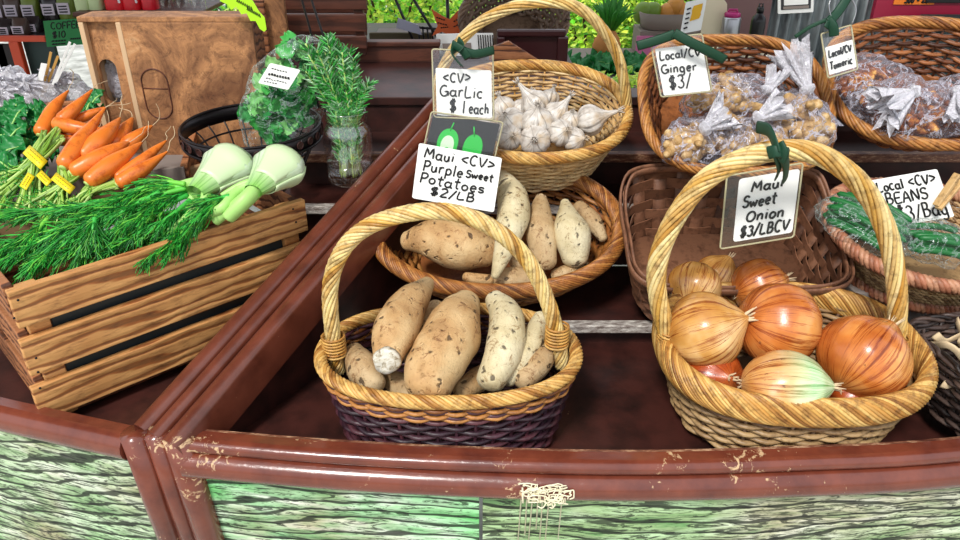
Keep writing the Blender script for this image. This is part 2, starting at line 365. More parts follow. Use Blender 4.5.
# green boards
def panel(path, z0, z1, off, mat, name='front_board'):
    mb=MB(); a=[V((p.x,p.y+off,z1)) for p in path]; n=len(a)
    vs=[]
    for p in a: vs += [p, V((p.x,p.y+.06,z0)), V((p.x,p.y+.018,z1)), V((p.x,p.y+.078,z0))]
    fs=[]
    for i in range(n-1):
        b=i*4; fs += [(b,b+1,b+5,b+4),(b+2,b+6,b+7,b+3),(b,b+4,b+6,b+2),(b+1,b+3,b+7,b+5)]
    fs += [(0,2,3,1),((n-1)*4,(n-1)*4+1,(n-1)*4+3,(n-1)*4+2)]
    mb.add(vs,fs); return mb.build(name,mat,stand,smooth=False)
seam=.004
p1=[p for p in fpath if p.x<-.01]; p1=p1+[V((-.001,.0107,.85))]
p2=[V((.003,.0103,.85))]+[p for p in fpath if p.x>.01]
panel(p1,.25,.802,.004,M['green']); panel(p2,.25,.797,.002,M['green_grey'])
panel(lpath[:-1]+[V((-.388,.050,.85))],.25,.818,.004,M['green_diag'])
# corner posts, three half-round strips down the corner
mb=MB(); mb.beam((-.35,.058,.845),(-.348,.118,.25),.075,.016,V((0,1,0))); mb.build('post_backing',M['paint_dark'],stand,smooth=False)
for (x,y,r) in ((-.3745,.043,.0145),(-.3510,.044,.0125),(-.325,.0395,.0165)):
    mb=MB(); mb.tube([(x,y,.853),(x,y+.01,.74),(x+.004,y+.055,.25)],[r,r,r],14); mb.build('corner_post',M['paint'],stand)
# sloping divider
A=V((-.353,.040,.855)); B=V((-.045,.535,1.085))
d=(B-A).normalized(); sd=d.cross(V((0,0,1))).normalized()
for off,w,h,mt in ((-.0235,.023,.05,'paint_dark'),(0,.019,.044,'paint_dark'),(.025,.024,.05,'paint_dark')):
    mb=MB(); prof=[(-w/2,-h),(-w/2,-.006)]+[(w/2*math.cos(a), -.006+.008*math.sin(a)) for a in [PI-PI*k/6 for k in range(7)]]+[(w/2,-h)]
    sweep(mb,[lerp(A,B,t/6)+sd*off for t in range(7)],prof,); mb.build('divider_rail',M[mt],stand,sharp=50)
mb=MB(); a=A+d*.05-V((0,0,.045)); b=B-V((0,0,.045)); vs=[]
for s_ in (-.022,.022): vs += [a+sd*s_,b+sd*s_,V((b.x,b.y,.75))+sd*s_,V((a.x,a.y,.75))+sd*s_]
mb.add(vs,[(0,1,2,3),(7,6,5,4),(0,4,5,1),(2,6,7,3),(1,5,6,2),(0,3,7,4)]); mb.build('divider_board',M['tread'],stand,smooth=False)
# treads and risers
X0,X1=-1.15,1.35
def slab(name, y0,y1,z, th, mat, x0=X0, x1=X1):
    mb=MB(); mb.box(((x0+x1)/2,(y0+y1)/2,z-th/2),(x1-x0,y1-y0,th)); return mb.build(name,mat,stand,smooth=False,bevel=.0015)
mb=MB(); pts=[V((p.x,p.y+.02,.80)) for p in fpath]+[V((1.1,.31,.80)),V((-.322,.31,.80))]
n=len(pts); mb.add(pts+[p-V((0,0,.018)) for p in pts],[tuple(range(n)),tuple(range(2*n-1,n-1,-1))]+[(i,i+n,(i+1)%n+n,(i+1)%n) for i in range(n)]); mb.build('tray_floor',M['tread'],stand,smooth=False)
mb=MB(); pts=[V((p.x,p.y+.02,.815)) for p in lpath]+[V((-.245,.31,.815)),V((-.245,.53,.815)),V((-1.2,.53,.815))]
n=len(pts); mb.add(pts+[p-V((0,0,.018)) for p in pts],[tuple(range(n)),tuple(range(2*n-1,n-1,-1))]+[(i,i+n,(i+1)%n+n,(i+1)%n) for i in range(n)]); mb.build('tray_floor',M['tread'],stand,smooth=False)
slab('shelf_tread',.30,.47,.834,.016,M['tread'],-.238)
slab('shelf_edge',.284,.300,.838,.012,M['edge'],-.25)
slab('riser',.302,.318,.818,.05,M['tread'],-.238)
slab('riser',.47,.486,.935,.10,M['tread'],-.31)
slab('shelf_tread',.464,.56,.941,.014,M['tread'],-.31)
slab('shelf_edge',.448,.464,.945,.012,M['edge'],-.31)
slab('riser',.55,.566,.99,.05,M['tread'],-.31)
slab('shelf_tread',.536,.66,1.0,.014,M['tread'],-.31)
slab('shelf_tread',.53,1.02,.940,.014,M['tread'],X0,-.315)
slab('shelf_edge',.520,.536,1.003,.014,M['edge_brown'],-.31)
slab('riser',.645,.661,1.054,.055,M['tread'],-.28)
slab('shelf_tread',.640,1.02,1.060,.014,M['tread'],-.28,.18)
slab('shelf_tread',.640,.70,1.060,.014,M['tread'],.18)
slab('shelf_tread',.662,1.02,1.0,.014,M['tread'],-.312,-.282)

# paint splash with runs hanging off the rail
mb=MB(); rnd=random.Random(3)
def splat(px,py,y): 
    p=at_y(px,py,y); return p
for k in range(38):
    x=lerp(.044,.092,rnd.random()); z0=.832-.028*rnd.random(); yb=-.0128; u=rnd.uniform; n_=7; a0=u(0,6.3); rr=u(.003,.008)
    mb.tube(catmull([(x+rr*math.cos(a0+q*u(.5,.9)),yb-.0012*math.sin(q),z0+rr*.8*math.sin(a0+q*u(.5,.9))) for q in range(n_)],3),[.0008]*19,4)
for x in (.044,.050,.056,.062,.067,.074,.088):
    L=rnd.uniform(.045,.09); mb.tube([(x,-.0085,.825),(x+.001,-.0105,.806),(x+.0005,.0085,.796),(x+rnd.uniform(-.001,.001),.0095+.11*L,.795-L)],[.0010,.0012,.0009,.0007],5)
mb.build('paint_splash',M['raffia'],stand)
# ================================================================== baskets
def sup(th,a,b,e): 
    c,s=math.cos(th),math.sin(th)
    return V((a*math.copysign(abs(c)**(2/e),c), b*math.copysign(abs(s)**(2/e),s), 0))
def even(e,a,b,n):
    """n angles evenly spaced by arc length"""
    K=720; P=[sup(2*PI*k/K,a,b,e) for k in range(K+1)]; L=[0]
    for k in range(K): L.append(L[-1]+(P[k+1]-P[k]).length)
    out=[]; j=0
    for i in range(n):
        t=L[-1]*i/n
        while L[j+1]<t: j+=1
        out.append(2*PI*(j+(t-L[j])/(L[j+1]-L[j]+1e-12))/K)
    return out
def basket_matrix(c,tilt,H,yaw=0,roll=0):
    R=Matrix.Rotation(math.radians(yaw),4,'Z')@Matrix.Rotation(math.radians(tilt),4,'X')@Matrix.Rotation(math.radians(roll),4,'Y')
    m=R.copy(); m.translation=V(c)+(R.to_3x3()@V((0,0,-H))); return m
def weave(a,b,H,e,rows,stakes,rw,scale,amp=None,flat=1.6,z0=0.0,z1=None,sides=5,jit=.0006,seed=1,bulge=0,pair=False,sagf=None):
    """the woven wall: rows of weavers going in front of and behind the stakes"""
    mb=MB(); rnd=random.Random(seed); z1=H if z1 is None else z1; amp=amp or rw*1.0
    th=even(e,a,b,stakes*4)
    for r in range(rows):
        t=(r+.5)/rows; z=z0+(z1-z0)*t; s=scale+(1-scale)*(z/H)+bulge*math.sin(PI*z/H); pts=[]
        jz=rnd.uniform(-jit,jit)
        for j,x in enumerate(th):
            p=sup(x,a*s,b*s,e); q=sup(x+.01,a*s,b*s,e)-p; nrm=V((q.y,-q.x,0)).normalized()
            o=amp*math.cos(PI*(j/4)+(PI if (r%2 if not pair else (r//2)%2) else 0))
            zz=z+jz+rnd.uniform(-jit,jit)*.6+(sagf(x)*t if sagf else 0)
            pts.append(p+nrm*o+V((0,0,zz)))
        mb.tube(pts,rw,sides,closed=True,flat=flat,up=None)
    return mb
def stakes_mb(a,b,H,e,stakes,rw,scale,z0=0,z1=None,bulge=0,sagf=None):
    mb=MB(); z1=H if z1 is None else z1; th=even(e,a,b,stakes)
    for x in th:
        pts=[]
        for k in range(5):
            z=z0+(z1-z0)*k/4; s=scale+(1-scale)*(z/H)+bulge*math.sin(PI*z/H); pts.append(sup(x,a*s,b*s,e)+V((0,0,z+(sagf(x)*k/4 if sagf else 0))))
        mb.tube(pts,rw,5)
    return mb
def rope(path, k, R, r, turns, closed=False, flatu=1.0, sides=5, core=True, up=None, ph=0.0):
    """k strands twisted round a path; R may be (side, up)"""
    mb=MB(); path=[V(p) for p in path]; N=len(path); Rs,Ru = R if isinstance(R,tuple) else (R,R)
    T=[]
    for i in range(N):
        t=(path[(i+1)%N]-path[i-1]) if closed else (path[min(i+1,N-1)]-path[max(i-1,0)]); T.append(t.normalized())
    fr=[]; u=up or V((0,0,1))
    if abs(T[0].dot(u))>.95: u=V((0,1,0))
    for i in range(N):
        u0 = up if up is not None else u
        u=(u0-T[i]*u0.dot(T[i])).normalized(); fr.append((u,T[i].cross(u)))
    if core: mb.tube(path,min(Rs,Ru)*.86,8,closed=closed,flat=1.0)
    for s in range(k):
        pts=[]
        for i in range(N):
            a=2*PI*(s/k+turns*i/(N if closed else N-1))+ph; u,b=fr[i]
            pts.append(path[i]+u*math.cos(a)*Ru+b*math.sin(a)*Rs)
        mb.tube(pts,r,sides,closed=(closed and abs(turns-round(turns))<1e-6))
    return mb
def base_mb(a,b,e,scale,z=0.003):
    mb=MB(); n=48; pts=[sup(2*PI*k/n,a*scale,b*scale,e)+V((0,0,z+.002)) for k in range(n)]
    lo=[p-V((0,0,.004)) for p in pts]
    mb.add(pts+lo,[tuple(range(n)),tuple(range(2*n-1,n-1,-1))]+[(i,i+n,(i+1)%n+n,(i+1)%n) for i in range(n)]); return mb
def arch(ax, zb, hz, lean=0, e=2.3, n=48, xo=0, yo=0, skew=0):
    out=[]
    for k in range(n+1):
        t=PI*k/n; c=math.cos(t); s=math.sin(t)
        x=ax*math.copysign(abs(c)**(2/e),c); z=hz*abs(s)**(2/e); out.append(V((-x+xo+skew*z,yo+lean*z,zb+z)))
    return out
def handle_wrap(mb, p, r, n=7, h=.012, rw=.0014, up=V((0,0,1))):
    for k in range(n):
        z=-h+2*h*k/(n-1); pts=[p+V((r*math.cos(a),r*.9*math.sin(a),z)) for a in [2*PI*j/16 for j in range(16)]]
        mb.tube(pts,rw,5,closed=True)
BK={}
def hpath(o,P,m=7):
    iv=WM[o].inverted(); return catmull([iv@at_y(*q) for q in P],m)
def basket(key, name, label, c, a, b, H, tilt, e=2.3, yaw=0, roll=0, scale=.8, rows=14, stakes=30, rw=.0024, wmat='w_gold', smat=None, bulge=0, cat='basket'):
    m=basket_matrix(c,tilt,H,yaw,roll); o=thing(name,label,cat,mat=m)
    bm_=M[wmat]
    weave(a,b,H,e,rows,stakes,rw,scale,bulge=bulge,seed=len(BK)).build('woven_wall',bm_,o,local=True)
    stakes_mb(a,b,H,e,stakes,rw*.8,scale,bulge=bulge).build('stakes',M[smat or wmat],o,local=True)
    base_mb(a,b,e,scale).build('basket_base',M[smat or wmat],o,local=True)
    BK[key]=dict(o=o,m=m,c=V(c),n=(m.to_3x3()@V((0,0,1))).normalized(),a=a,b=b,H=H,e=e)
    return o
def bloc(key,x,y,z): return BK[key]['m']@V((x,y,z))
def rim_path(a,b,e,z,n=120): return [sup(t,a,b,e)+V((0,0,z)) for t in even(e,a,b,n)]
# ---- front sweet potato basket: dark wall, light wide rim, twisted handle
c=(-.035,.113,.910); a,b,H,e=.140,.086,.105,2.2
o=basket('potF','handled_basket','wine-dark wicker basket with light rim and tall looped handle, front row, holding sweet potatoes',c,a,b,H,2,e,scale=.86,rows=13,stakes=34,rw=.0027,wmat='w_dark',smat='w_dark')
mb=weave(a+.002,b+.002,H,e,6,34,.0024,.86,amp=.0034,z0=H-.026,z1=H+.004,flat=1.2,seed=5,pair=False); mb.build('light_band',M['w_orange'],o,local=True)
rope(rim_path(a+.003,b+.003,e,H+.003,200),9,(.0058,.0058),.0021,14,closed=True).build('rim',M['w_goldrim'],o,local=True)
hp=hpath(o,[(338,372,.113),(334,345,.113),(330,290,.110),(341,253,.107),(364,229,.105),(400,215,.102),(440,211,.101),(475,219,.102),(505,237,.104),(530,264,.107),(548,303,.110),(558,340,.112),(562,366,.113)]); hb=[hp[7],hp[-9]]
rope(hp,11,.0070,.0021,6).build('handle',M['w_handle'],o,local=True)
mb=MB(); handle_wrap(mb,hb[0],.0125); mb.build('handle_binding',M['w_goldrim'],o,local=True); mb=MB(); handle_wrap(mb,hb[1],.0125); mb.build('handle_binding',M['w_goldrim'],o,local=True)
# ---- front onion basket
c=(.358,.137,.908); a,b,H,e=.143,.110,.094,2.5
o=basket('onF','handled_basket','golden wicker basket with thick twisted rim and tall arched handle, front row, holding onions',c,a,b,H,4,e,scale=.82,rows=13,stakes=32,rw=.0029,wmat='w_tan',smat='w_grey')
rope(rim_path(a+.001,b+.001,e,H-.006,220),22,(.0085,.0165),.0022,7,closed=True).build('rim',M['w_goldrim'],o,local=True)
hp=hpath(o,[(679,376,.137),(671,345,.137),(659,303,.135),(657,267,.133),(670,228,.130),(697,188,.126),(733,163,.124),(780,150,.122),(822,156,.122),(860,184,.126),(886,230,.130),(896,280,.134),(897,320,.137),(893,350,.137),(889,374,.137)]); hb=[hp[8],hp[-9]]
rope(hp,12,.0086,.0024,4).build('handle',M['w_handle'],o,local=True)
mb=MB(); handle_wrap(mb,hb[0],.0135,7,.013); mb.build('handle_binding',M['w_goldrim'],o,local=True); mb=MB(); handle_wrap(mb,hb[1],.0135,7,.013); mb.build('handle_binding',M['w_goldrim'],o,local=True)
# ---- rear sweet potato basket
c=(.024,.364,.955); a,b,H,e=.170,.114,.088,2.1
o=basket('potR','shallow_basket','handleless oval orange-brown wicker basket leaning on the middle shelf with sweet potatoes',c,a,b,H,25,e,scale=.66,rows=13,stakes=36,rw=.0026,wmat='w_orange',smat='w_brown',bulge=.05)
rope(rim_path(a+.001,b+.001,e,H-.001,220),17,(.0088,.0098),.0020,10,closed=True).build('rim',M['w_orange'],o,local=True)
# ---- garlic basket
c=(.077,.486,1.085); a,b,H,e=.136,.118,.085,2.2
o=basket('gar','handled_basket','light tan wicker basket with twisted rim and tall handle on the upper shelf, holding garlic',c,a,b,H,18,e,scale=.72,rows=17,stakes=32,rw=.0021,wmat='w_natural',smat='w_gold')
rope(rim_path(a+.001,b+.001,e,H,200),11,(.006,.007),.0023,12,closed=True).build('rim',M['w_goldrim'],o,local=True)
hp=hpath(o,[(441,112,.486),(438,85,.482),(450,55,.470),(477,25,.455),(513,7,.442),(550,2,.438),(580,9,.442),(603,30,.452),(618,57,.465),(625,87,.478),(627,108,.486)])
rope(hp,9,.0058,.0021,3).build('handle',M['w_handle'],o,local=True)
# ---- ginger basket
c=(.352,.430,1.108); a,b,H,e=.127,.108,.07,2.9
o=basket('gin','shallow_basket','reddish-brown rounded-square wicker basket tipped forward on upper shelf with bagged ginger',c,a,b,H,40,e,scale=.70,rows=12,stakes=30,rw=.0026,wmat='w_brown')
rope(rim_path(a,b,e,H,200),8,(.005,.006),.0026,10,closed=True).build('rim',M['w_orange'],o,local=True)
# ---- turmeric basket
c=(.631,.467,1.130); a,b,H,e=.134,.108,.07,2.5
o=basket('tur','shallow_basket','reddish-brown wicker basket tipped forward near the corrugated wall with bagged turmeric',c,a,b,H,37,e,scale=.62,rows=12,stakes=30,rw=.0026,wmat='w_brown',yaw=-8)
rope(rim_path(a,b,e,H,200),9,(.006,.006),.0028,9,closed=True).build('rim',M['w_orange'],o,local=True)
# ---- beans basket, coiled
c=(.600,.315,.968); a,b,H,e=.130,.112,.065,2.2
m_=basket_matrix(c,12,H,0,3); o=thing('coiled_basket','coiled seagrass basket with braided reddish rim, right edge, holding bagged green beans','basket',mat=m_)
mb=MB(); rnd=random.Random(4)
for r in range(9):
    z=.004+.055*r/9; s=.72+.28*z/H; P=rim_path(a*s,b*s,e,z,90); 
    for k in range(2): mb.v=mb.v; 
    mb2=rope(P,3,.0022,.0022,30,closed=True); base=len(mb.v); mb.add(mb2.v,mb2.f)
mb.build('coiled_wall',M['w_coil'],o,local=True)
rope(rim_path(a+.002,b+.002,e,H-.002,220),4,(.0055,.0065),.0042,30,closed=True).build('rim',M['w_braid'],o,local=True)
rope(rim_path(a*.74,b*.74,e,.003,180),4,(.006,.0075),.0042,24,closed=True).build('foot_braid',M['w_braid'],o,local=True)
base_mb(a,b,e,.72).build('basket_base',M['w_coil'],o,local=True)
BK['bea']=dict(o=o,m=m_,c=V(c),n=(m_.to_3x3()@V((0,0,1))).normalized(),a=a,b=b,H=H,e=e)
# ---- dark square basket, right edge
c=(.600,.112,.912); a,b,H,e=.083,.080,.085,6
o=basket('dar','square_basket','small blackish square wicker basket with curled shavings at right edge, front row',c,a,b,H,0,e,yaw=12,scale=.8,rows=12,stakes=24,rw=.0028,wmat='w_black')
rope(rim_path(a,b,e,H,120),3,.003,.0028,10,closed=True).build('rim',M['w_black'],o,local=True)
# ---- flat splint basket behind the onions
c=(.338,.325,.957); a,b,H,e=.142,.100,.085,5.0
m_=basket_matrix(c,19,H); o=thing('splint_basket','brown flat-splint rectangular basket with high back, behind golden onion basket, holding three onions','basket',mat=m_)
rnd=random.Random(9)
def backup(th): s=math.sin(th); return .035*max(0,min(1,(s+.2)/.8))
mb=MB(); stk=26; th=even(e,a,b,stk*6); hi=.0085
for r in range(7):
    t=(r+.5)/7; pts_o=[]; 
    vs=[]; N=len(th)
    for j,x in enumerate(th):
        z=H*t; s=.84+.16*t; p=sup(x,a*s,b*s,e); q=sup(x+.01,a*s,b*s,e)-p; nr=V((q.y,-q.x,0)).normalized()
        o_=.0022*math.cos(PI*j/6+(PI if r%2 else 0)); zz=z+backup(x)*t; hh=hi*1.02*(H+backup(x))/H
        hh*=1.16
        for dz,dn in ((-hh/1.55,0),(hh/1.55,0),(hh/1.55,.0012),(-hh/1.55,.0012)): vs.append(p+nr*(o_+dn)+V((0,0,zz+dz)))
    fs=[]
    for j in range(N):
        j2=(j+1)%N
        for k in range(4): fs.append((j*4+k,j2*4+k,j2*4+(k+1)%4,j*4+(k+1)%4))
    mb.add(vs,fs)
mb.build('woven_wall',M['w_splint'],o,local=True,smooth=False)
mb=MB()
for j,x in enumerate(even(e,a,b,stk)):
    p0=sup(x,a*.84,b*.84,e); p1=sup(x,a,b,e)+V((0,0,H+backup(x)-.002)); q=sup(x+.01,a,b,e)-sup(x,a,b,e); tn=q.normalized(); nr=V((q.y,-q.x,0)).normalized()
    w=.0095; vs=[]
    for p in (p0,p1):
        for sx,sn in ((-1,-.0006),(1,-.0006),(1,.0006),(-1,.0006)): vs.append(p+tn*sx*w+nr*sn)
    mb.add(vs,[(0,1,5,4),(1,2,6,5),(2,3,7,6),(3,0,4,7),(4,5,6,7)])
mb.build('stakes',M['w_splint'],o,local=True)
for nm,off in (('rim_band',.0035),('inner_rim_band',-.003)):
    mb=MB(); P=[sup(t,a+off,b+off,e)+V((0,0,H+backup(t))) for t in even(e,a,b,120)]; mb.tube(P,.006,6,closed=True,flat=.35,up=V((0,0,1))); mb.build(nm,M['w_splint'],o,local=True)
base_mb(a,b,e,.84).build('basket_base',M['w_splint'],o,local=True)
BK['spl']=dict(o=o,m=m_,c=V(c),n=(m_.to_3x3()@V((0,0,1))).normalized(),a=a,b=b,H=H,e=e)
M['hole']=plain('pierced_brown','3c1c16',.6)
# ---- black wire basket at left
c=V((-.332,.470,1.066)); a,b,H,e=.098,.094,.085,2.0
m_=basket_matrix(c,3,H); o=thing('iron_basket','black iron basket with pierced rim band and thin wire handle, beside the plywood box','basket',mat=m_)
mb=MB(); n=96; vs=[]
for t in [2*PI*k/n for k in range(n)]:
    for dz,dr in ((0,0),(.021,.002),(.021,.0005),(0,-.0015)): vs.append(sup(t,a+dr,b+dr,e)+V((0,0,H-.021+dz)))
fs=[]
for k in range(n):
    k2=(k+1)%n
    for j in range(4): fs.append((k*4+j,k2*4+j,k2*4+(j+1)%4,k*4+(j+1)%4))
mb.add(vs,fs); mb.build('rim_band',M['iron'],o,local=True)
mb=MB()
for k in range(30):
    t=2*PI*k/30; p=sup(t,a+.003,b+.003,e)+V((0,0,H-.0105)); nr=sup(t,1,1,2)
    ring=[p+(V((-nr.y,nr.x,0))*math.cos(q)+V((0,0,1))*math.sin(q))*.0052 for q in [2*PI*j/10 for j in range(10)]]
    mb.tube(ring,.0010,4,closed=True); mb.add(ring,[tuple(range(10))])
mb.build('pierced_hole',M['hole'],o,local=True)
mb=MB()
for z in (H,H-.021): mb.tube(rim_path(a+.001,b+.001,e,z,80),.002,5,closed=True)
for k in range(22):
    t=2*PI*k/22; mb.tube(catmull([sup(t,a,b,e)+V((0,0,H-.02)),sup(t,a*.86,b*.86,e)+V((0,0,.05)),sup(t,a*.6,b*.6,e)+V((0,0,.006)),sup(t,a*.3,b*.3,e)+V((0,0,.002))],4),.0014,5)
for s_ in (.86,.6,.3): mb.tube(rim_path(a*s_,b*s_,e,{.86:.05,.6:.006,.3:.002}[s_],60),.0016,5,closed=True)
mb.build('wire_frame',M['iron'],o,local=True)
for P in ([(325,112,.47),(331,66,.475),(311,-2,.48),(303,-40,.47)],[(318,108,.50),(314,48,.49),(301,-4,.48),(296,-40,.47)]):
    mb=MB(); mb.tube(catmull([at_y(*q) for q in P],8),.0016,6); mb.build('handle_wire',M['iron'],o)
# ================================================================== produce
def plane_of(key, off): k=BK[key]; return k['c']+k['n']*off, k['n']
def pxpt(plane, px, py, off=0):
    p0,n=plane; return on_plane(px,py,p0+n*off,n)
def nz(p,s,seed=0): return noise.noise(V(p)*s+V((seed*7.3,seed*3.1,seed*1.7)))
def tuber_mesh(pts, rad, seed, n=22, bumps=.16, m=7, flat=1.0):
    """a root: rings along a curved spine, rounded ends, swollen and creased by noise"""
    C_=catmull(pts,m); R_=[v.x for v in catmull([V((r,0,0)) for r in rad],m)]
    L=len(C_); Ps=[]; Rs=[]
    t0=(C_[0]-C_[1]).normalized(); t1=(C_[-1]-C_[-2]).normalized()
    for k in range(4): a=PI/2*k/4; Ps.append(C_[0]+t0*R_[0]*.75*math.cos(a)); Rs.append(max(.0004,R_[0]*math.sin(a)))
    Ps+=C_; Rs+=R_
    for k in range(3,-1,-1): a=PI/2*k/4; Ps.append(C_[-1]+t1*R_[-1]*.75*math.cos(a)); Rs.append(max(.0004,R_[-1]*math.sin(a)))
    mb=MB(); mb.tube(Ps,Rs,n)
    rm=max(rad); out=[]
    for i,p in enumerate(mb.v):
        c=Ps[min(i//n,len(Ps)-1)]; d=p-c; l=d.length
        if l<1e-6: out.append(p); continue
        k=1+bumps*(nz(p,18,seed)*1.1+.4*nz(p,48,seed))-.05*max(0,nz(p,80,seed)-.25)
        out.append(c+d*k)
    mb.v=out; return mb
PLZ=[0]
def tuber(key, spec, mat, label, group, cut=None, off=0.0):
    PLZ[0]+=1; pl=plane_of(key,0)
    pts=[]; rad=[]
    for px,py,r,o in spec:
        p=pxpt(pl,px,py,o+off); pts.append(p); rad.append(r*pxm(p))
    mb=tuber_mesh(pts,rad,PLZ[0])
    cen=sum(pts,V((0,0,0)))/len(pts); o=thing('sweet_potato',label,'sweet potato',cen,group)
    mb.build('root',M[mat],o)
    if cut:
        p=pts[-1]; d=(pts[-1]-pts[-2]).normalized(); 
        fw=(CAM-p).normalized(); ax=(d*.9+fw*.8).normalized(); r=rad[-1]*.86; mb=MB()
        mb.lathe([(0,.0012),(r*.6,.001),(r*.9,.0),(r,-.004),(0,-.006)],22,basis(ax,loc=p+d*rad[-1]*.62+fw*rad[-1]*.35))
        mb.v=[q+V((nz(q,90),nz(q,90,2),nz(q,90,4)))*.002 for q in mb.v]
        mb.build('cut_end',M['pot_cut'],o)['label']='pale dry cut end'
    return o
G1='sweet potatoes in the handled basket'; G2='sweet potatoes in the leaning oval basket'
tuber('potF',[(427,284,8,.035),(408,306,20,.035),(395,331,23,.03),(389,354,17,.022)],'pot_tan','tan sweet potato with pale round cut end facing out, left in the handled basket',G1,cut=1)
tuber('potF',[(467,303,14,.03),(451,333,29,.028),(435,364,29,.015),(428,384,23,.005)],'pot_tan','largest tan sweet potato, in the middle of the handled basket',G1)
tuber('potF',[(495,300,10,.035),(507,320,18,.03),(502,352,18,.015),(491,380,14,.0)],'pot_pale','pale cream sweet potato just right of the largest one in the handled basket',G1)
tuber('potF',[(541,318,8,.02),(532,340,13,.01),(517,364,12,0),(507,380,8,-.01)],'pot_pale','slim pale sweet potato leaning by the right foot of the basket handle',G1)
tuber('potF',[(549,348,9,-.005),(537,365,14,-.005),(523,380,11,-.01)],'pot_mid','speckled buff sweet potato lying low at right in the handled basket',G1)
tuber('potF',[(355,352,10,-.01),(363,368,16,-.006),(374,384,12,-.01)],'pot_mid','small brown sweet potato tucked low at far left of the handled basket',G1)
tuber('potF',[(436,308,9,.0),(424,335,14,-.0),(414,360,11,-.01)],'pot_mid','sweet potato mostly hidden between cut-end root and largest root in the handled basket',G1)
tuber('potF',[(388,378,10,-.025),(402,388,14,-.028),(412,396,9,-.03)],'pot_mid','dusky sweet potato lying at the bottom below the cut-end root',G1)
tuber('potF',[(462,392,11,-.03),(478,380,13,-.03),(488,372,10,-.03)],'pot_tan','sweet potato end low between the largest root and the pale one in the handled basket',G1)
tuber('potR',[(409,241,11,.0),(430,239,22,.008),(461,245,26,.008),(486,251,17,.0)],'pot_tan','broad tan sweet potato with a white scar, lying crosswise under the price card',G2)
tuber('potR',[(502,177,8,.04),(513,203,17,.04),(507,238,13,.035),(495,276,4,.02)],'pot_pale','long pale tapering sweet potato standing right beside the price card',G2)
tuber('potR',[(541,199,6,.015),(540,227,15,.018),(546,262,11,.005)],'pot_mid','buff pitted sweet potato upright between two paler ones in the oval basket',G2)
tuber('potR',[(565,203,5,.02),(571,231,19,.02),(575,257,14,.005)],'pot_pale','plump cream sweet potato pointing up at right of the oval basket',G2)
tuber('potR',[(579,207,7,-.01),(593,222,9,-.012),(603,238,5,-.02)],'pot_mid','brownish sweet potato against the right inner wall of the oval basket',G2)
tuber('potR',[(499,278,9,-.012),(514,279,12,-.012),(533,280,8,-.015)],'pot_mid','short sweet potato lying low behind the basket handle in the oval basket',G2)
tuber('potR',[(466,277,5,-.0),(477,279,6,-.005),(489,280,6,-.01)],'pot_tan','smallest sweet potato tip at the front rim of the oval basket',G2)
tuber('potR',[(515,262,8,-.005),(524,260,9,-.005),(534,262,7,-.01)],'pot_mid','small dark sweet potato between the long pale one and the buff one',G2)
tuber('potR',[(556,275,7,-.015),(568,273,9,-.015),(584,266,7,-.02)],'pot_mid','sweet potato below the plump cream one in the oval basket',G2)
# white scar
pl=plane_of('potR',0)
# ---- onions
def onion_at(key, px, py, rpx, off, axis, mat, label, group, squash=.9, neck=1, stretch=1.0, roots=True):
    p=pxpt(plane_of(key,0),px,py,off); R=rpx*pxm(p); Mx=basis(axis,loc=p)
    o=thing('onion',label,'onion',p,group); prof=[]
    K=26
    for i in range(K+1):
        t=i/K; a=PI*t; z=-math.cos(a)*R*squash*stretch; r=R*math.sin(a)**.92 if 0<t<1 else 0
        if t>.86: u=(t-.86)/.14; z+=R*.22*u; r=max(r, R*.13*(1-u*.5)) if t<1 else 0
        prof.append((r,z))
    sd=hash(label)%7 if False else len(label)%7
    def fn(q,a,t):
        k=1+.018*math.sin(a*9+3*nz((0,0,t),2,sd))+.04*nz(q,22,sd); return V((q.x*k,q.y*k,q.z))
    mb=MB(); mb.lathe(prof,44,Mx,uv=True,fn=fn); mb.build('bulb',M[mat],o)
    zt=R*squash*stretch+R*.16
    mb=MB(); rnd=random.Random(len(label))
    for k in range(9):
        a=rnd.uniform(0,2*PI); r0=R*.10; tip=V((math.cos(a)*R*.16,math.sin(a)*R*.16,zt+R*rnd.uniform(.12,.34)*neck))
        mb.tube([Mx@V((math.cos(a)*r0,math.sin(a)*r0,zt-R*.16)),Mx@V((math.cos(a)*r0*.8,math.sin(a)*r0*.8,zt)),Mx@tip],[R*.05,R*.045,R*.012],5,flat=.5)
    mb.build('neck',M['on_root'],o)
    if roots:
        mb=MB()
        for k in range(22):
            a=rnd.uniform(0,2*PI); r0=R*.11*rnd.random(); mb.tube([Mx@V((math.cos(a)*r0,math.sin(a)*r0,-R*squash*stretch*.98)),Mx@V((math.cos(a)*R*.15,math.sin(a)*R*.15,-R*(squash*stretch+.10)))],[R*.012,R*.006],4)
        mb.build('root_tuft',M['on_root'],o)
    return o
G3='onions in the front golden basket'; G4='onions in the brown splint basket'
onion_at('onF',705,331,40,.018,(.85,-.25,.55),'on_gold','golden yellow onion at left in the front basket, neck turned to the middle',G3)
onion_at('onF',778,325,43,.022,(.9,.1,-.25),'on_orange','round orange onion in the middle of the front basket, behind the green-tinged one',G3,roots=False)
onion_at('onF',863,358,45,.012,(.75,.5,.62),'on_orange','large streaked orange-red onion by the right foot of the handle',G3)
onion_at('onF',784,385,34,.004,(.98,-.12,.05),'on_pale','pale onion with green shoulder lying on its side at the front rim',G3,stretch=1.35)
onion_at('onF',712,378,32,-.028,(.2,-.7,.5),'on_red','russet onion low at left beneath the golden one',G3)
onion_at('onF',850,398,32,-.035,(.4,-.3,.7),'on_red','dark russet onion at the bottom below the large streaked one',G3)
onion_at('spl',694,287,27,-.004,(-.35,-.75,-.4),'on_gold','golden onion with roots showing at left of the splint basket',G4)
onion_at('spl',716,276,22,-.02,(.5,.2,.8),'on_gold','dull golden onion in the middle back of the splint basket',G4)
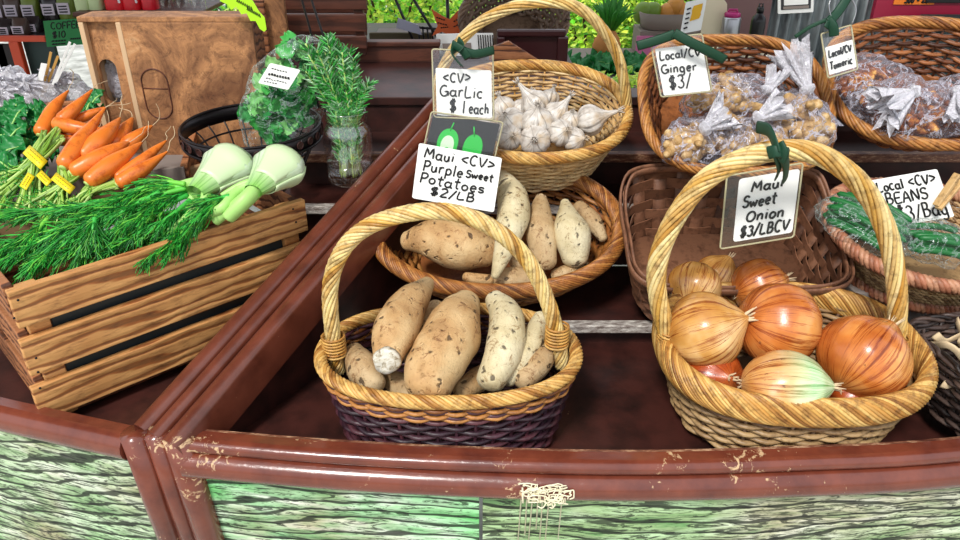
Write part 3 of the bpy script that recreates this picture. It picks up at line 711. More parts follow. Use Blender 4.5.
onion_at('spl',759,287,29,-.002,(.9,.2,.2),'on_orange','smooth orange onion at right of the splint basket',G4)
# ---- garlic
GG='garlic bulbs in the light wicker basket'
gar=[(503,108,13,'leftmost garlic bulb, beside the garlic price card',(-.3,-.2,.9),.0),
(490,122,13,'garlic bulb half behind the lower right of the garlic price card',(.1,-.5,.9),.0),
(522,110,12,'small garlic bulb in the back row next to the stalked one',(.4,-.2,.9),-.005),
(535,104,15,'garlic bulb with upright papery stalk at the back of the heap',(-.75,.1,.9),.014),
(512,122,15,'garlic bulb with brown-stained skin at left centre of the heap',(-.4,-.6,.6),.012),
(509,137,14,'garlic bulb at the lower left against the front rim',(.2,-.9,.4),.004),
(537,122,17,'largest garlic bulb with skin gathered to a point, mid heap',(0,-.35,1),.016),
(535,140,16,'garlic bulb at the middle of the front rim',(-.1,-.8,.3),.004),
(556,115,14,'garlic bulb right of the stalked one in the back row',(.5,-.2,.8),.006),
(561,133,14,'garlic bulb at front right showing its cloves',(.3,-.8,.5),.010),
(574,140,13,'garlic bulb low at the right of the front rim',(.6,-.6,.3),.0),
(590,120,16,'garlic bulb with long stalk pointing right at the far right',(1,-.05,.35),.012),
(571,121,11,'small garlic bulb between front right and far right ones',(0,-.5,.9),.008),
(484,136,11,'garlic bulb in the front left corner under the card edge',(0,-.5,.9),-.002),
(550,98,10,'garlic bulb farthest back against the basket wall',(.3,.3,.8),.0)]
for px,py,r,lab,ax,off in gar:
    p=pxpt(plane_of('gar',0),px,py,off-.012); R=r*pxm(p); Mx=basis(ax,loc=p); o=thing('garlic_bulb',lab,'garlic',p,GG)
    K=20; prof=[]
    stalk=1.9 if 'stalk' in lab else 1.2
    for i in range(K+1):
        t=i/K
        if t<.72: a=PI*t/.9; z=-math.cos(a)*R*.85; rr=R*math.sin(a) if t>0 else 0
        else:
            u=(t-.72)/.28; z0=-math.cos(PI*.8)*R*.85; z=z0+(stalk*R-z0)*u; rr=lerp(R*math.sin(PI*.8),R*.13,1-(1-u)**2.6)
            if i==K: rr=0
        prof.append((rr,z))
    ncl=9+len(lab)%3; sd=len(lab)%9
    def fn(q,a,t,ncl=ncl,sd=sd):
        k=1-.10*abs(math.sin(a*ncl/2))**.0*0 - .11*(1-abs(math.sin(a*ncl/2+sd)))**2*max(0,1-abs(t-.4)*1.6)+.05*nz(q,40,sd); return V((q.x*k,q.y*k,q.z))
    mb=MB(); mb.lathe(prof,54,Mx,uv=True,fn=fn); mb.build('bulb',M['garlic'],o)
    mb=MB(); rnd=random.Random(sd)
    for k in range(8): a=2*PI*k/8; mb.tube([Mx@V((math.cos(a)*R*.1,math.sin(a)*R*.1,stalk*R*.96)),Mx@V((math.cos(a)*R*.22,math.sin(a)*R*.22,stalk*R*(1.08+.12*rnd.random())))],[R*.06,R*.02],4,flat=.4)
    mb.build('papery_stalk_end',M['garlic'],o)
# ================================================================== bags
def sphere_pts(nu,nv): return nu,nv
def bag_mesh(Mx, rx, ry, rz, seed, amp=.22, n=44, m=26, freq=38):
    mb=MB(); vs=[]
    for i in range(m+1):
        t=PI*i/m
        for k in range(n):
            a=2*PI*k/n; q=V((rx*math.sin(t)*math.cos(a), ry*math.sin(t)*math.sin(a), rz*math.cos(t)))
            w=Mx@q; h=abs(nz(w,freq,seed))+.5*abs(nz(w,freq*2.3,seed+3)); k_=1+amp*(h*1.6-.45)+.25*amp*nz(w,11,seed)
            vs.append(Mx@(q*k_))
    fs=[]
    for i in range(m):
        for k in range(n):
            k2=(k+1)%n; fs.append((i*n+k,(i+1)*n+k,(i+1)*n+k2,i*n+k2))
    mb.add(vs,fs); return mb
def fan_mesh(p, d, L, w0, w1, seed, n=40):
    """gathered mouth of a bag: ruffled skirt from a knot"""
    Mx=basis(d,loc=p); mb=MB(); rnd=random.Random(seed); vs=[]; rows=9
    ph=[rnd.uniform(-1,1) for _ in range(n)]
    for i in range(rows):
        t=i/(rows-1)
        for k in range(n):
            a=2*PI*k/n; ruff=1+.55*t*math.sin(a*9+seed)+.25*ph[k]*t; r=lerp(w0,w1,t**.8)*ruff
            vs.append(Mx@V((r*math.cos(a),r*.7*math.sin(a),L*t*(1+.25*ph[k]*t))))
    fs=[]
    for i in range(rows-1):
        for k in range(n): k2=(k+1)%n; fs.append((i*n+k,i*n+k2,(i+1)*n+k2,(i+1)*n+k))
    mb.add(vs,fs); return mb
def knob_mesh(seed, L=.03, r=.009, fingers=4):
    rnd=random.Random(seed); mb=MB(); pts=[V((-L,0,0)),V((-L*.3,r*.4*rnd.uniform(-1,1),0)),V((L*.4,r*.6*rnd.uniform(-1,1),0)),V((L,0,0))]
    a=tuber_mesh(pts,[r*.8,r,r*1.05,r*.7],seed,12,.25,4); mb.add(a.v,a.f)
    for k in range(fingers):
        x=rnd.uniform(-.8,.8)*L; an=rnd.uniform(0,2*PI); d=V((rnd.uniform(-.4,.4),math.cos(an),math.sin(an)*.6)); s=V((x,0,0))
        a=tuber_mesh([s,s+d*r*1.1,s+d*r*rnd.uniform(1.8,2.6)],[r*.6,r*.72,r*.5],seed+k+9,10,.2,3); mb.add(a.v,a.f)
    return mb
def proto_meshes(nm,mat,count,**kw):
    out=[]
    for k in range(count):
        mb=knob_mesh(k*13+5,**kw); me=bpy.data.meshes.new(nm); me.from_pydata(mb.v,[],mb.f); me.materials.append(M[mat]); me.polygons.foreach_set('use_smooth',[True]*len(me.polygons)); out.append(me)
    return out
GIN=proto_meshes('ginger_root','ginger',4,L=.023,r=.0100,fingers=4)
TUR=proto_meshes('turmeric_root','turmeric',4,L=.016,r=.0066,fingers=2)
def fill(Mx,rx,ry,rz,meshes,count,nm,label,cat,group,seed,kx=.62):
    rnd=random.Random(seed)
    for k in range(count):
        while True:
            q=V((rnd.uniform(-1,1),rnd.uniform(-1,1),rnd.uniform(-.6,1)))
            if q.length<1: break
        q=V((q.x*rx*kx,q.y*ry*kx,q.z*rz*kx)); o=bpy.data.objects.new(nm,meshes[k%len(meshes)]); COL.objects.link(o)
        o.matrix_basis=Matrix.Translation(Mx@q)@Euler((rnd.uniform(-.6,.6),rnd.uniform(-.6,.6),rnd.uniform(0,6.3))).to_matrix().to_4x4(); WM[o]=o.matrix_basis.copy(); tag(o,label,cat,group)
def bag(key, name, label, cat, px,py,rxp,ryp,off,thick,seed,knot=None,fan=None,mat='bag',contents=None,group=None,amp=.22,yaw=0):
    pl=plane_of(key,0); p=pxpt(pl,px,py,off); s=pxm(p); n=pl[1]
    X=V((1,0,0)); X=(X-n*X.dot(n)).normalized(); X=Matrix.Rotation(math.radians(yaw),3,n)@X
    Mx=basis(n,X,p); rx=rxp*s; ry=ryp*s*1.05; rz=thick
    o=thing(name,label,cat,p,group); bag_mesh(Mx,rx,ry,rz,seed,amp).build('bag_film',M[mat],o)
    if knot:
        kp=pxpt(pl,knot[0],knot[1],off+knot[2]); fp=pxpt(pl,fan[0],fan[1],off+fan[2]); d=fp-kp
        mb=fan_mesh(kp,d,d.length,.005,fan[3],seed); mb.build('gathered_top',M['bagwhite'],o)
        # neck from body to the knot
        mb=MB(); m2=fan_mesh(kp,(p-kp),(p-kp).length*.7,.005,min(rx,ry)*.75,seed+2); mb.add(m2.v,m2.f); mb.build('pleated_neck',M['bag'],o)
        mb=MB(); mb.v=[]; a=bag_mesh(basis(d,loc=kp),.009,.009,.007,seed,.3,20,12,90); mb.add(a.v,a.f); mb.build('knot',M['bagwhite'],o)
    if contents: fill(Mx,rx,ry,rz,*contents,seed=seed)
    return o
LG='ginger root seen through the clear bags'; 
def gc(n): return (GIN,n,'ginger_root','knobby tan ginger root inside a clear bag in the ginger basket','ginger root','ginger roots in the bags')
def tc_(n): return (TUR,n,'turmeric_root','small orange-brown turmeric root inside a clear bag by the corrugated wall','turmeric root','turmeric roots in the bags')
bag('gin','ginger_bag','clear bag of ginger at lower left of the ginger basket','plastic bag',700,144,42,27,.004,.028,1,contents=gc(9),group='bags of ginger',knot=(705,128,.030),fan=(728,112,.040,.018))
bag('gin','ginger_bag','clear bag of ginger lying across the middle below the ginger card','plastic bag',733,103,52,30,.0,.030,2,contents=gc(12),group='bags of ginger',yaw=10,knot=(768,90,.03),fan=(778,70,.04,.012))
bag('gin','ginger_bag','clear bag of ginger with white twisted top standing up at right','plastic bag',799,126,33,38,.008,.030,3,contents=gc(9),group='bags of ginger',knot=(808,90,.026),fan=(792,52,.035,.020))
bag('gin','ginger_bag','clear bag of ginger low in the middle just above the onion basket handle','plastic bag',754,140,32,22,.008,.024,4,contents=gc(7),group='bags of ginger',knot=(758,118,.030),fan=(782,104,.04,.016))
bag('tur','turmeric_bag','clear bag of turmeric directly below the turmeric card','plastic bag',868,84,40,27,-.002,.026,5,contents=tc_(24),group='bags of turmeric',yaw=8)
bag('tur','turmeric_bag','large clear bag of turmeric with white twisted top, in front','plastic bag',910,110,56,35,.006,.030,6,contents=tc_(38),group='bags of turmeric',yaw=-8,knot=(914,92,.036),fan=(882,108,.040,.024))
bag('tur','turmeric_bag','clear bag of turmeric cut off by the right edge of the photo','plastic bag',966,104,28,32,.008,.028,7,contents=tc_(20),group='bags of turmeric',knot=(958,92,.030),fan=(964,118,.036,.018))
# second white gather on the big turmeric bag is part of it; beans
def bean_bag(px,py,rx,ry,yaw,seed,label,n,off=.012):
    pl=plane_of('bea',0); p=pxpt(pl,px,py,off); s=pxm(p); nn=pl[1]; X=Matrix.Rotation(math.radians(yaw),3,nn)@V((1,0,0)); Mx=basis(nn,X,p)
    o=thing('bean_bag',label,'plastic bag',p,'bags of green beans'); bag_mesh(Mx,rx*s,ry*s*1.1,.026,seed,.16).build('bag_film',M['bagclear'],o)
    rnd=random.Random(seed)
    for k in range(n):
        y=rnd.uniform(-.6,.6)*ry*s; z=rnd.uniform(-.008,.02); L=rx*s*.8*math.sqrt(max(.15,1-(y/(ry*s))**2)); c=rnd.uniform(-.1,.1)*rx*s
        P=[V((c-L,y,z-.004)),V((c-L*.5,y+rnd.uniform(-.003,.003),z)),V((c+L*.4,y+rnd.uniform(-.004,.004),z)),V((c+L,y+rnd.uniform(-.004,.004),z-.004))]
        mb=MB(); mb.tube([Mx@q for q in catmull(P,4)],[.0012]+[.0044]*11+[.001],7,flat=.8)
        b=mb.build('green_bean',M['bean']); orient(b,Mx@V((c,y,z))); tag(b,'slender green bean inside a clear bag in the coiled basket','green bean','green beans in the bags')
bean_bag(866,224,46,36,-48,11,'clear bag of green beans behind the onion basket handle',30)
bean_bag(936,242,38,25,-8,12,'clear bag of green beans in front of the bean price card',18)
# contents of the dark basket
rnd=random.Random(5)
for k in range(16):
    kx=BK['dar']['c']; p=V((kx.x+rnd.uniform(-.06,.05),kx.y+rnd.uniform(-.05,.05),kx.z-.02+rnd.uniform(0,.022))); a=rnd.uniform(0,6.3)
    d=V((math.cos(a),math.sin(a),.2)); mb=MB(); s=d.cross(V((0,0,1)))
    mb.tube([p+d*(t-.5)*.05+V((0,0,.012))*math.sin(t*5+k)+s*.006*math.cos(t*6) for t in [j/10 for j in range(11)]],.0055,6,flat=.3)
    b=mb.build('dried_pod',M['on_root']); orient(b,p); tag(b,'pale brown dried curled pod in the blackish square basket','dried pod','dried pods in the square basket')
# ================================================================== handwriting
def arc(cx,cy,rx,ry,a0,a1,n=8): return [(cx+rx*math.cos(math.radians(lerp(a0,a1,k/n))),cy+ry*math.sin(math.radians(lerp(a0,a1,k/n)))) for k in range(n+1)]
GL={
'<':(.6,[[(.55,.8),(.05,.5),(.55,.2)]]), '>':(.6,[[(.05,.8),(.55,.5),(.05,.2)]]),
'C':(.62,[arc(.34,.5,.3,.5,50,310)]), 'V':(.6,[[(.0,1),(.28,0),(.6,1)]]), 'v':(.5,[[(.0,.6),(.22,0),(.48,.62)]]), 'c':(.45,[arc(.24,.3,.22,.3,50,310)]),
'G':(.7,[arc(.34,.5,.32,.5,55,350)+[(.4,.42),(.66,.42),(.64,.05)]]), 'a':(.54,[arc(.22,.27,.2,.27,50,330),[(.44,.58),(.43,.06),(.56,.0)]]),
'R':(.6,[[(.05,0),(.06,1)],[(.06,1),(.4,.98),(.5,.78),(.38,.55),(.07,.5),(.55,.0)]]), 'r':(.4,[[(.05,.6),(.06,0)],[(.06,.35),(.18,.56),(.36,.56)]]),
'L':(.55,[[(.08,1),(.04,.02),(.52,.04)]]), 'i':(.2,[[(.09,.58),(.08,.0)],[(.09,.82),(.10,.86)]]),
'$':(.6,[arc(.3,.72,.22,.2,30,210,6)+[(.28,.5)]+arc(.3,.28,.22,.2,60,-170,6),[(.24,1.08),(.22,-.1)],[(.38,1.08),(.36,-.1)]]),
'1':(.2,[[(.1,1),(.08,0)]]), 'e':(.48,[[(.05,.3),(.42,.34)]+arc(.24,.3,.19,.29,10,320)]), 'h':(.48,[[(.05,1),(.05,0)],[(.05,.35),(.2,.55),(.36,.48),(.38,0)]]),
'M':(.8,[[(.02,0),(.12,1),(.36,.35),(.62,1),(.72,0)]]), 'u':(.5,[[(.04,.56),(.06,.15),(.2,.0),(.36,.12),(.38,.56)],[(.38,.56),(.42,.02)]]),
'P':(.52,[[(.08,0),(.08,1)],[(.02,.95),(.35,1),(.5,.78),(.36,.5),(.1,.48)]]), 'p':(.5,[[(.06,.56),(.06,-.35)],arc(.24,.3,.2,.27,160,-160)]),
'l':(.18,[[(.08,1),(.08,0)]]), 'S':(.52,[arc(.27,.74,.22,.24,20,230,7)+arc(.25,.26,.24,.26,70,-160,7)]), 's':(.42,[arc(.21,.43,.17,.15,20,230,6)+arc(.2,.15,.18,.15,70,-160,6)]),
'w':(.66,[[(.0,.56),(.14,.0),(.3,.45),(.45,.0),(.62,.58)]]), 't':(.42,[[(.2,.95),(.18,.1),(.34,.0)],[(.0,.62),(.4,.64)]]), 'o':(.48,[arc(.23,.28,.2,.28,90,450)]),
'2':(.55,[arc(.26,.72,.22,.26,160,-20,7)+[(.04,.02),(.52,.04)]]), '/':(.45,[[(.0,-.1),(.42,1.05)]]), 'B':(.58,[[(.06,0),(.06,1)],[(.02,1),(.36,.98),(.42,.75),(.3,.55),(.07,.52),(.4,.5),(.52,.28),(.38,.02),(.02,.0)]]),
'n':(.48,[[(.05,.56),(.05,0)],[(.05,.38),(.2,.56),(.36,.48),(.38,0)]]), 'O':(.68,[arc(.32,.48,.3,.47,90,450,12)]), 'g':(.5,[arc(.22,.28,.2,.28,40,400)+[(.42,-.2),(.2,-.38),(.04,-.26)]]),
'3':(.52,[arc(.22,.76,.2,.22,150,-80,6)+arc(.22,.27,.24,.27,80,-150,7)]), 'A':(.6,[[(.0,0),(.3,1),(.56,0)],[(.1,.38),(.48,.38)]]), 'N':(.62,[[(.04,0),(.05,1),(.52,.02),(.54,1)]]), 'E':(.5,[[(.5,1),(.05,.98),(.04,.02),(.5,.03)],[(.05,.52),(.4,.52)]]),
'T':(.55,[[(.0,1),(.55,1)],[(.28,1),(.26,0)]]), 'm':(.7,[[(.04,.56),(.04,0)],[(.04,.4),(.16,.56),(.28,.46),(.3,0)],[(.3,.4),(.44,.56),(.56,.46),(.58,0)]]),
'F':(.5,[[(.5,1),(.05,.98),(.04,0)],[(.05,.5),(.4,.5)]]), '0':(.5,[arc(.24,.5,.2,.5,90,450,10)]), 'k':(.45,[[(.05,1),(.05,0)],[(.38,.55),(.06,.25),(.4,0)]]), ',':(.2,[[(.08,.05),(.02,-.15)]]), ' ':(.32,[]),'y':(.5,[[(.02,.56),(.2,.05)],[(.42,.56),(.1,-.35)]]),'d':(.5,[arc(.22,.28,.2,.28,40,400),[(.42,1),(.42,0)]]),'b':(.5,[[(.06,1),(.06,0)],arc(.24,.28,.2,.27,160,-160)]),'I':(.2,[[(.1,1),(.1,0)]]),'-':(.4,[[(.05,.4),(.35,.4)]]),'H':(.6,[[(.05,0),(.05,1)],[(.5,0),(.5,1)],[(.05,.5),(.5,.5)]]),
}
def write(mb, text, fr, x, y, h, width=None, pen=.006, slant=.08, lift=.0006, rot=0, seed=0):
    """pen strokes laid as thin raised ribbons; fr=(origin,U,V,N) with U,V metres per unit"""
    o,U,W,N=fr; adv=[GL[c][0]+.12 for c in text]; tot=sum(adv); sx=(width/tot) if width else h; rnd=random.Random(len(text)+seed)
    cx=x; cr,sr=math.cos(math.radians(rot)),math.sin(math.radians(rot))
    for ch,ad in zip(text,adv):
        jy=rnd.uniform(-.05,.05)*h; js=rnd.uniform(.92,1.08)
        for st in GL[ch][1]:
            P=[(cx+(px+slant*py)*sx, (py*js)*h+jy) for px,py in st]
            P=[(x+(a-x)*cr-b*sr, y+(a-x)*sr+b*cr) for a,b in P]
            w=[o+U*a+W*b+N*lift for a,b in P]; 
            if len(w)>2: w=catmull(w,3)
            mb.tube(w,pen/2,5,flat=1.0)
        cx+=ad*sx
def frame_px(TL,TR,BL,y,yb=None):
    """a card's frame from three of its corners on an upright leaning plane"""
    a=at_y(*TL,y) ; b=at_y(*TR,y); c=at_y(*BL,y if yb is None else yb)
    U=b-a; W=a-c; W=W-U.normalized()*W.dot(U.normalized())*.0; N=U.cross(W).normalized()
    if N.y>0: N=-N
    return (c,U,W,N)   # origin at bottom left; u right 0..1, v up 0..1
def sub(fr,u0,v0,u1,v1,lift=0): o,U,W,N=fr; return (o+U*u0+W*v0+N*lift,U*(u1-u0),W*(v1-v0),N)
SQ=[(0,0),(1,0),(1,1),(0,1)]
def rsq(r=.04,ar=1.0,n=4):
    out=[]
    for cx,cy,a0 in ((1-r,r*ar,-90),(1-r,1-r*ar,0),(r,1-r*ar,90),(r,r*ar,180)):
        for k in range(n+1): a=math.radians(a0+90*k/n); out.append((cx+r*math.cos(a),cy+r*ar*math.sin(a)))
    return out
def card(parent, fr, mat='paper', th=.0012, name='card', r=.03):
    mb=MB(); mb.prism(rsq(r),fr,th); return mb.build(name,M[mat],parent,smooth=False)
def sleeve_part(parent, fr, inset=.0022):
    mb=MB(); f2=(fr[0]+fr[3]*inset,fr[1],fr[2],fr[3]); mb.prism(rsq(.04),f2,.0003)
    f3=(fr[0]-fr[3]*.0022,fr[1],fr[2],fr[3]); mb.prism(rsq(.04),f3,.0003); s=mb.build('plastic_sleeve',M['sleeve'],parent,smooth=False)
    mb=MB(); o,U,W,N=fr; P=[o+U*a+W*b for a,b in rsq(.04)]; mb.tube(P,.0011,6,closed=True); mb.build('sleeve_edge',M['sleeve_edge'],parent); return s
M['sleeve_edge']=plain('yellowed_plastic_edge','b4ac88',.3)
def lines(parent, fr, L, pen=.0030, mat='ink'):
    mb=MB()
    for k,(t,x,y,h,w) in enumerate(L): write(mb,t,fr,x,y,h,w,pen*.9,seed=k)
    mb.build('handwriting',M[mat],parent)
def ribbon(parent, paths, w=.006, mat='ribbon', name='ribbon', th=.22):
    for pts in paths:
        mb=MB(); mb.tube(catmull(pts,6),w,8,flat=th); mb.build(name,M[mat],parent)
# ---- purple sweet potato card
fr=frame_px((419,143),(502,158),(412,198),.325,.305)
s=thing('price_sign','white handwritten Maui purple sweet potatoes price card leaning in the oval basket','price sign',fr[0])
card(s,fr)
lines(s,fr,[('Maui <CV>',.08,.77,.18,.86),('Purple',.08,.53,.20,.50),('Sweet',.60,.55,.14,.34),('Potatoes',.06,.31,.18,.80),('$2/LB',.20,.12,.15,.56)],.0026)
# ---- avocado card behind it
fr=frame_px((433,114),(500,124),(422,166),.352,.338)
s=thing('picture_card','charcoal card in plastic with two green printed avocados, behind the sweet potato price card','picture card',fr[0])
card(s,fr,'card_dark'); sleeve_part(s,sub(fr,-.03,-.03,1.04,1.04))
def fruit(u,v,w,h): return [(u+w*(math.sin(t)*(1-.28*math.cos(t))),v-h*math.cos(t)) for t in [2*PI*k/24 for k in range(24)]]
for u,v,w,h,m_ in ((.30,.42,.15,.36,'avocado'),(.68,.38,.14,.36,'avocado')):
    mb=MB(); f2=(fr[0]+fr[3]*.0008,fr[1],fr[2],fr[3]); mb.prism(fruit(u,v,w,h),f2,.0004); mb.build('printed_avocado',M[m_],s,smooth=False)
mb=MB(); f2=(fr[0]+fr[3]*.0014,fr[1],fr[2],fr[3]); mb.prism(fruit(.30,.40,.095,.25),f2,.0004); mb.build('printed_flesh',M['avocado_l'],s,smooth=False)
mb=MB(); f2=(fr[0]+fr[3]*.0020,fr[1],fr[2],fr[3]); mb.prism(fruit(.30,.33,.05,.10),f2,.0004); mb.build('printed_stone',M['avocado'],s,smooth=False)
mb=MB(); mb.tube([fr[0]+fr[1]*.30+fr[2]*.74+fr[3]*.001,fr[0]+fr[1]*.33+fr[2]*.90+fr[3]*.001],.001,5); mb.tube([fr[0]+fr[1]*.67+fr[2]*.70+fr[3]*.001,fr[0]+fr[1]*.63+fr[2]*.88+fr[3]*.001],.001,5); mb.build('printed_stem',M['avocado'],s)
# ---- garlic card
fr=frame_px((432,49),(493,52),(434,117),.372,.352)
s=thing('price_sign','white handwritten garlic price card in plastic sleeve tied to the garlic basket handle','price sign',fr[0])
f2=sub(fr,.05,.03,.97,.73); card(s,f2); sleeve_part(s,fr)
lines(s,f2,[('<CV>',.12,.72,.20,.52),('GarLic',.06,.42,.24,.80),('$',.22,.10,.26,.16),('1',.46,.08,.28,.08),('each',.58,.08,.22,.38)],.0024)
P=lambda px,py,y: at_y(px,py,y)
ribbon(s,[[P(457,47,.362),P(452,53,.352),P(458,62,.348),P(462,66,.345)],[P(452,44,.358),P(462,50,.350),P(468,58,.35)],[P(461,50,.352),P(475,54,.352),P(494,50,.36)],[P(458,40,.362),P(463,47,.352),P(459,52,.35)]],.0055)
# ---- onion card
fr=frame_px((727,176),(803,163),(720,249),.185,.170)
s=thing('price_sign','white handwritten Maui sweet onion price card hanging from the onion basket handle','price sign',fr[0])
f2=sub(fr,.17,.07,.97,.93,.0004); card(s,f2,r=.05); sleeve_part(s,fr)
lines(s,f2,[('Maui',.22,.77,.16,.55),('Sweet',.10,.53,.17,.58),('Onion',.18,.30,.17,.66),('$3/LBCV',.10,.06,.17,.84)],.0028)
ribbon(s,[[P(757,127,.128),P(768,130,.105),P(774,141,.088),P(777,152,.083)],[P(778,143,.086),P(782,152,.082),P(779,161,.086)],[P(768,153,.088),P(778,151,.081),P(788,154,.090)]],.0062)
ribbon(s,[[P(779,150,.082),P(786,164,.096),P(785,180,.140)],[P(776,152,.083),P(780,166,.098),P(777,176,.140)]],.0062)
# ---- ginger card
fr=frame_px((650,40),(702,34),(661,97),.375,.360)
s=thing('price_sign','white handwritten local ginger price card with long green ribbon on the ginger basket','price sign',fr[0])
f2=sub(fr,.06,.02,.97,.84,.0004); card(s,f2); sleeve_part(s,fr)
lines(s,f2,[('Local/CV',.06,.76,.17,.88),('Ginger',.04,.47,.19,.78),('$3/',.14,.12,.26,.52)],.0024)
ribbon(s,[[P(637,46,.37),P(658,40,.365),P(675,34,.360)],[P(674,33,.358),P(690,42,.352),P(706,50,.35),P(725,60,.352)]],.006)
# ---- turmeric card
fr=frame_px((821,34),(851,25),(828,78),.400,.385)
s=thing('price_sign','white handwritten local turmeric price card tied with green ribbon by the corrugated wall','price sign',fr[0])
f2=sub(fr,.06,.06,.97,.68,.0004); card(s,f2); sleeve_part(s,fr)
lines(s,f2,[('Local/CV',.08,.62,.24,.84),('Tumeric',.06,.18,.24,.84)],.0024)
ribbon(s,[[P(852,-14,.41),P(846,0,.405),P(838,12,.40),P(829,22,.392)],[P(828,20,.392),P(833,27,.388),P(834,36,.388)],[P(829,22,.39),P(826,28,.388)]],.006)
ribbon(s,[[P(795,37,.40),P(810,27,.395),P(826,20,.392)]],.0025)
mb=MB(); mb.tube(catmull([P(832,20,.395),P(829,4,.40),P(836,-10,.41)],5),.0008,5); mb.tube(catmull([P(852,24,.395),P(856,8,.40),P(846,-10,.41)],5),.0008,5); mb.build('wire_hanger',M['steel'],s)
# ---- beans card
fr=frame_px((868,181),(937,169),(886,228),.335,.315)
s=thing('price_sign','white handwritten local beans price card clipped in the coiled basket','price sign',fr[0])
card(s,fr); lines(s,fr,[('Local <CV>',.08,.74,.20,.86),('BEANS',.14,.46,.22,.62),('$3/Bag',.22,.08,.30,.74)],.0027)
mb=MB(); mb.beam(P(936,206,.305),P(958,174,.315),.009,.006); mb.build('clip_arm',M['w_natural'],s,smooth=False,bevel=.001)
mb=MB(); mb.beam(P(938,209,.302),P(962,180,.322),.009,.005); mb.build('clip_arm',M['w_natural'],s,smooth=False,bevel=.001)
# ================================================================== left side: slatted crate with fennel, carrots, kale
zt=1.0
a=at_z(4,289,zt); b=at_z(301,198,zt); U=(b-a); Lc=U.length; U.normalize(); U.z=0; U.normalize(); Wd=V((-U.y,U.x,0)); H_=.178; Dp=.215
crate=thing('slatted_crate','old slatted pine crate set at an angle at left, full of fennel','crate',(a.x,a.y,zt-H_))
CM=Matrix((U,Wd,V((0,0,1)))).transposed()
def cbox(name, x0,x1,y0,y1,z0,z1,mat,bev=.0012,tilt=0):
    c=V(((x0+x1)/2,(y0+y1)/2,(z0+z1)/2)); mb=MB(); mb.box((0,0,0),(x1-x0,y1-y0,z1-z0)); m=Matrix.Translation(V((a.x,a.y,0))+CM@V((c.x,c.y,0))+V((0,0,c.z)))@CM.to_4x4()@Matrix.Rotation(tilt,4,'Y')
    me_o=mb.build(name,mat,None,smooth=False,bevel=bev); me_o.parent=crate; me_o.matrix_basis=WM[crate].inverted()@m; WM[me_o]=m; return me_o
for k in range(3):
    z1=zt-k*.0615; cbox('front_slat',0-.004*k,Lc,-.010,0,z1-.0455,z1,M['crate'],tilt=.004*(k-1))
    cbox('back_slat',0,Lc,Dp,Dp+.009,z1-.045,z1,M['crate_pale'] if k==0 else M['crate_red'])
    for x in (.0,Lc-.011): cbox('end_slat',x,x+.010,.012,Dp-.012,z1-.046,z1-.003,M['crate_red'])
for x in (.0105,Lc-.032):
    for y in (.0,Dp-.018): cbox('corner_post',x,x+.022,y,y+.018,zt-H_,zt-.006,M['crate'])
cbox('bottom_board',.002,Lc-.002,.001,Dp-.001,zt-H_,zt-H_+.008,M['crate_red'])
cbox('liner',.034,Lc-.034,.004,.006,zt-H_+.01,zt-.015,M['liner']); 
mb=MB()
for px_,py_,k in ((18,300,0),(14,318,0),(293,209,0),(296,222,0),(38,372,1),(36,358,1),(40,388,2)):
    p=on_plane(px_,py_,V((a.x,a.y,0))-Wd*.011,Wd); mb.tube([p,p-Wd*.0008],.0014,7)
mb.build('nail',M['iron'],crate)
# ---- produce tray behind the crate
tray=thing('produce_tray','grey cardboard-lined wooden tray behind the fennel crate under carrots and kale','tray',(-.72,.56,.955))
tm=Matrix.Translation(V((-.745,.545,1.0)))@Matrix.Rotation(math.radians(14),4,'Z')
def tb(name,c,s,mat):
    mb=MB(); mb.box((0,0,0),s); m=tm@Matrix.Translation(V(c)); mb.v=[m@p for p in mb.v]; return mb.build(name,mat,tray,smooth=False,bevel=.001)
tb('tray_floor',(0,0,-.03),(.56,.34,.008),M['box_grey']); tb('front_board',(0,-.17,-.015),(.56,.01,.05),M['greycard']); tb('back_board',(0,.17,.0),(.56,.01,.06),M['crate_red'])
tb('end_board',(.28,0,-.01),(.01,.34,.045),M['crate_red']); tb('end_board',(-.28,0,-.01),(.01,.34,.045),M['crate_red'])
# ---- heap plane
HP=(V((-.6,.42,1.015)),V((0,-math.sin(math.radians(24)),math.cos(math.radians(24)))))
def hp(px,py,off=0): return pxpt(HP,px,py,off)
def carrot_mb(spec, seed):
    pts=[hp(x,y,o) for x,y,r,o in spec]; rad=[r*pxm(p) for p,(x,y,r,o) in zip(pts,spec)]
    return tuber_mesh(pts,rad,seed,16,.06,7), pts
CR={ 'A':[[(42,131,8,.02),(52,112,7,.025),(60,100,4,.03),(68,91,1,.03)],[(63,119,7,.03),(75,108,6,.034),(92,90,1,.036)],[(59,124,8,.026),(78,128,7,.026),(106,131,2,.022)],[(57,138,7,.01),(68,140,6,.01),(84,136,3,.01)],[(76,120,5,.015),(88,115,5,.018),(104,108,1.5,.02)]],
'B':[[(66,163,9,.045),(78,145,9,.048),(92,126,5,.048),(105,108,1,.05)],[(86,155,9.5,.038),(100,141,10,.042),(112,128,6,.042),(120,118,1,.04)],[(105,150,6,.022),(117,140,8,.024),(126,128,6,.022),(132,119,2,.02)],[(78,143,7,.012),(92,142,7,.012),(104,136,5,.012)],[(77,170,9,.04),(96,160,10,.042),(118,148,6,.04),(128,143,2,.036)]],
'C':[[(120,150,7,.018),(134,140,8,.022),(146,130,4,.022),(152,126,1,.022)],[(92,180,9,.040),(110,166,10,.042),(128,153,6,.042),(141,143,1.5,.04)],[(119,177,7,.03),(140,162,6,.034),(155,150,4,.034),(166,141,1,.034)],[(122,182,8,.038),(140,171,8,.04),(156,160,4,.04),(167,152,1,.04)]]}
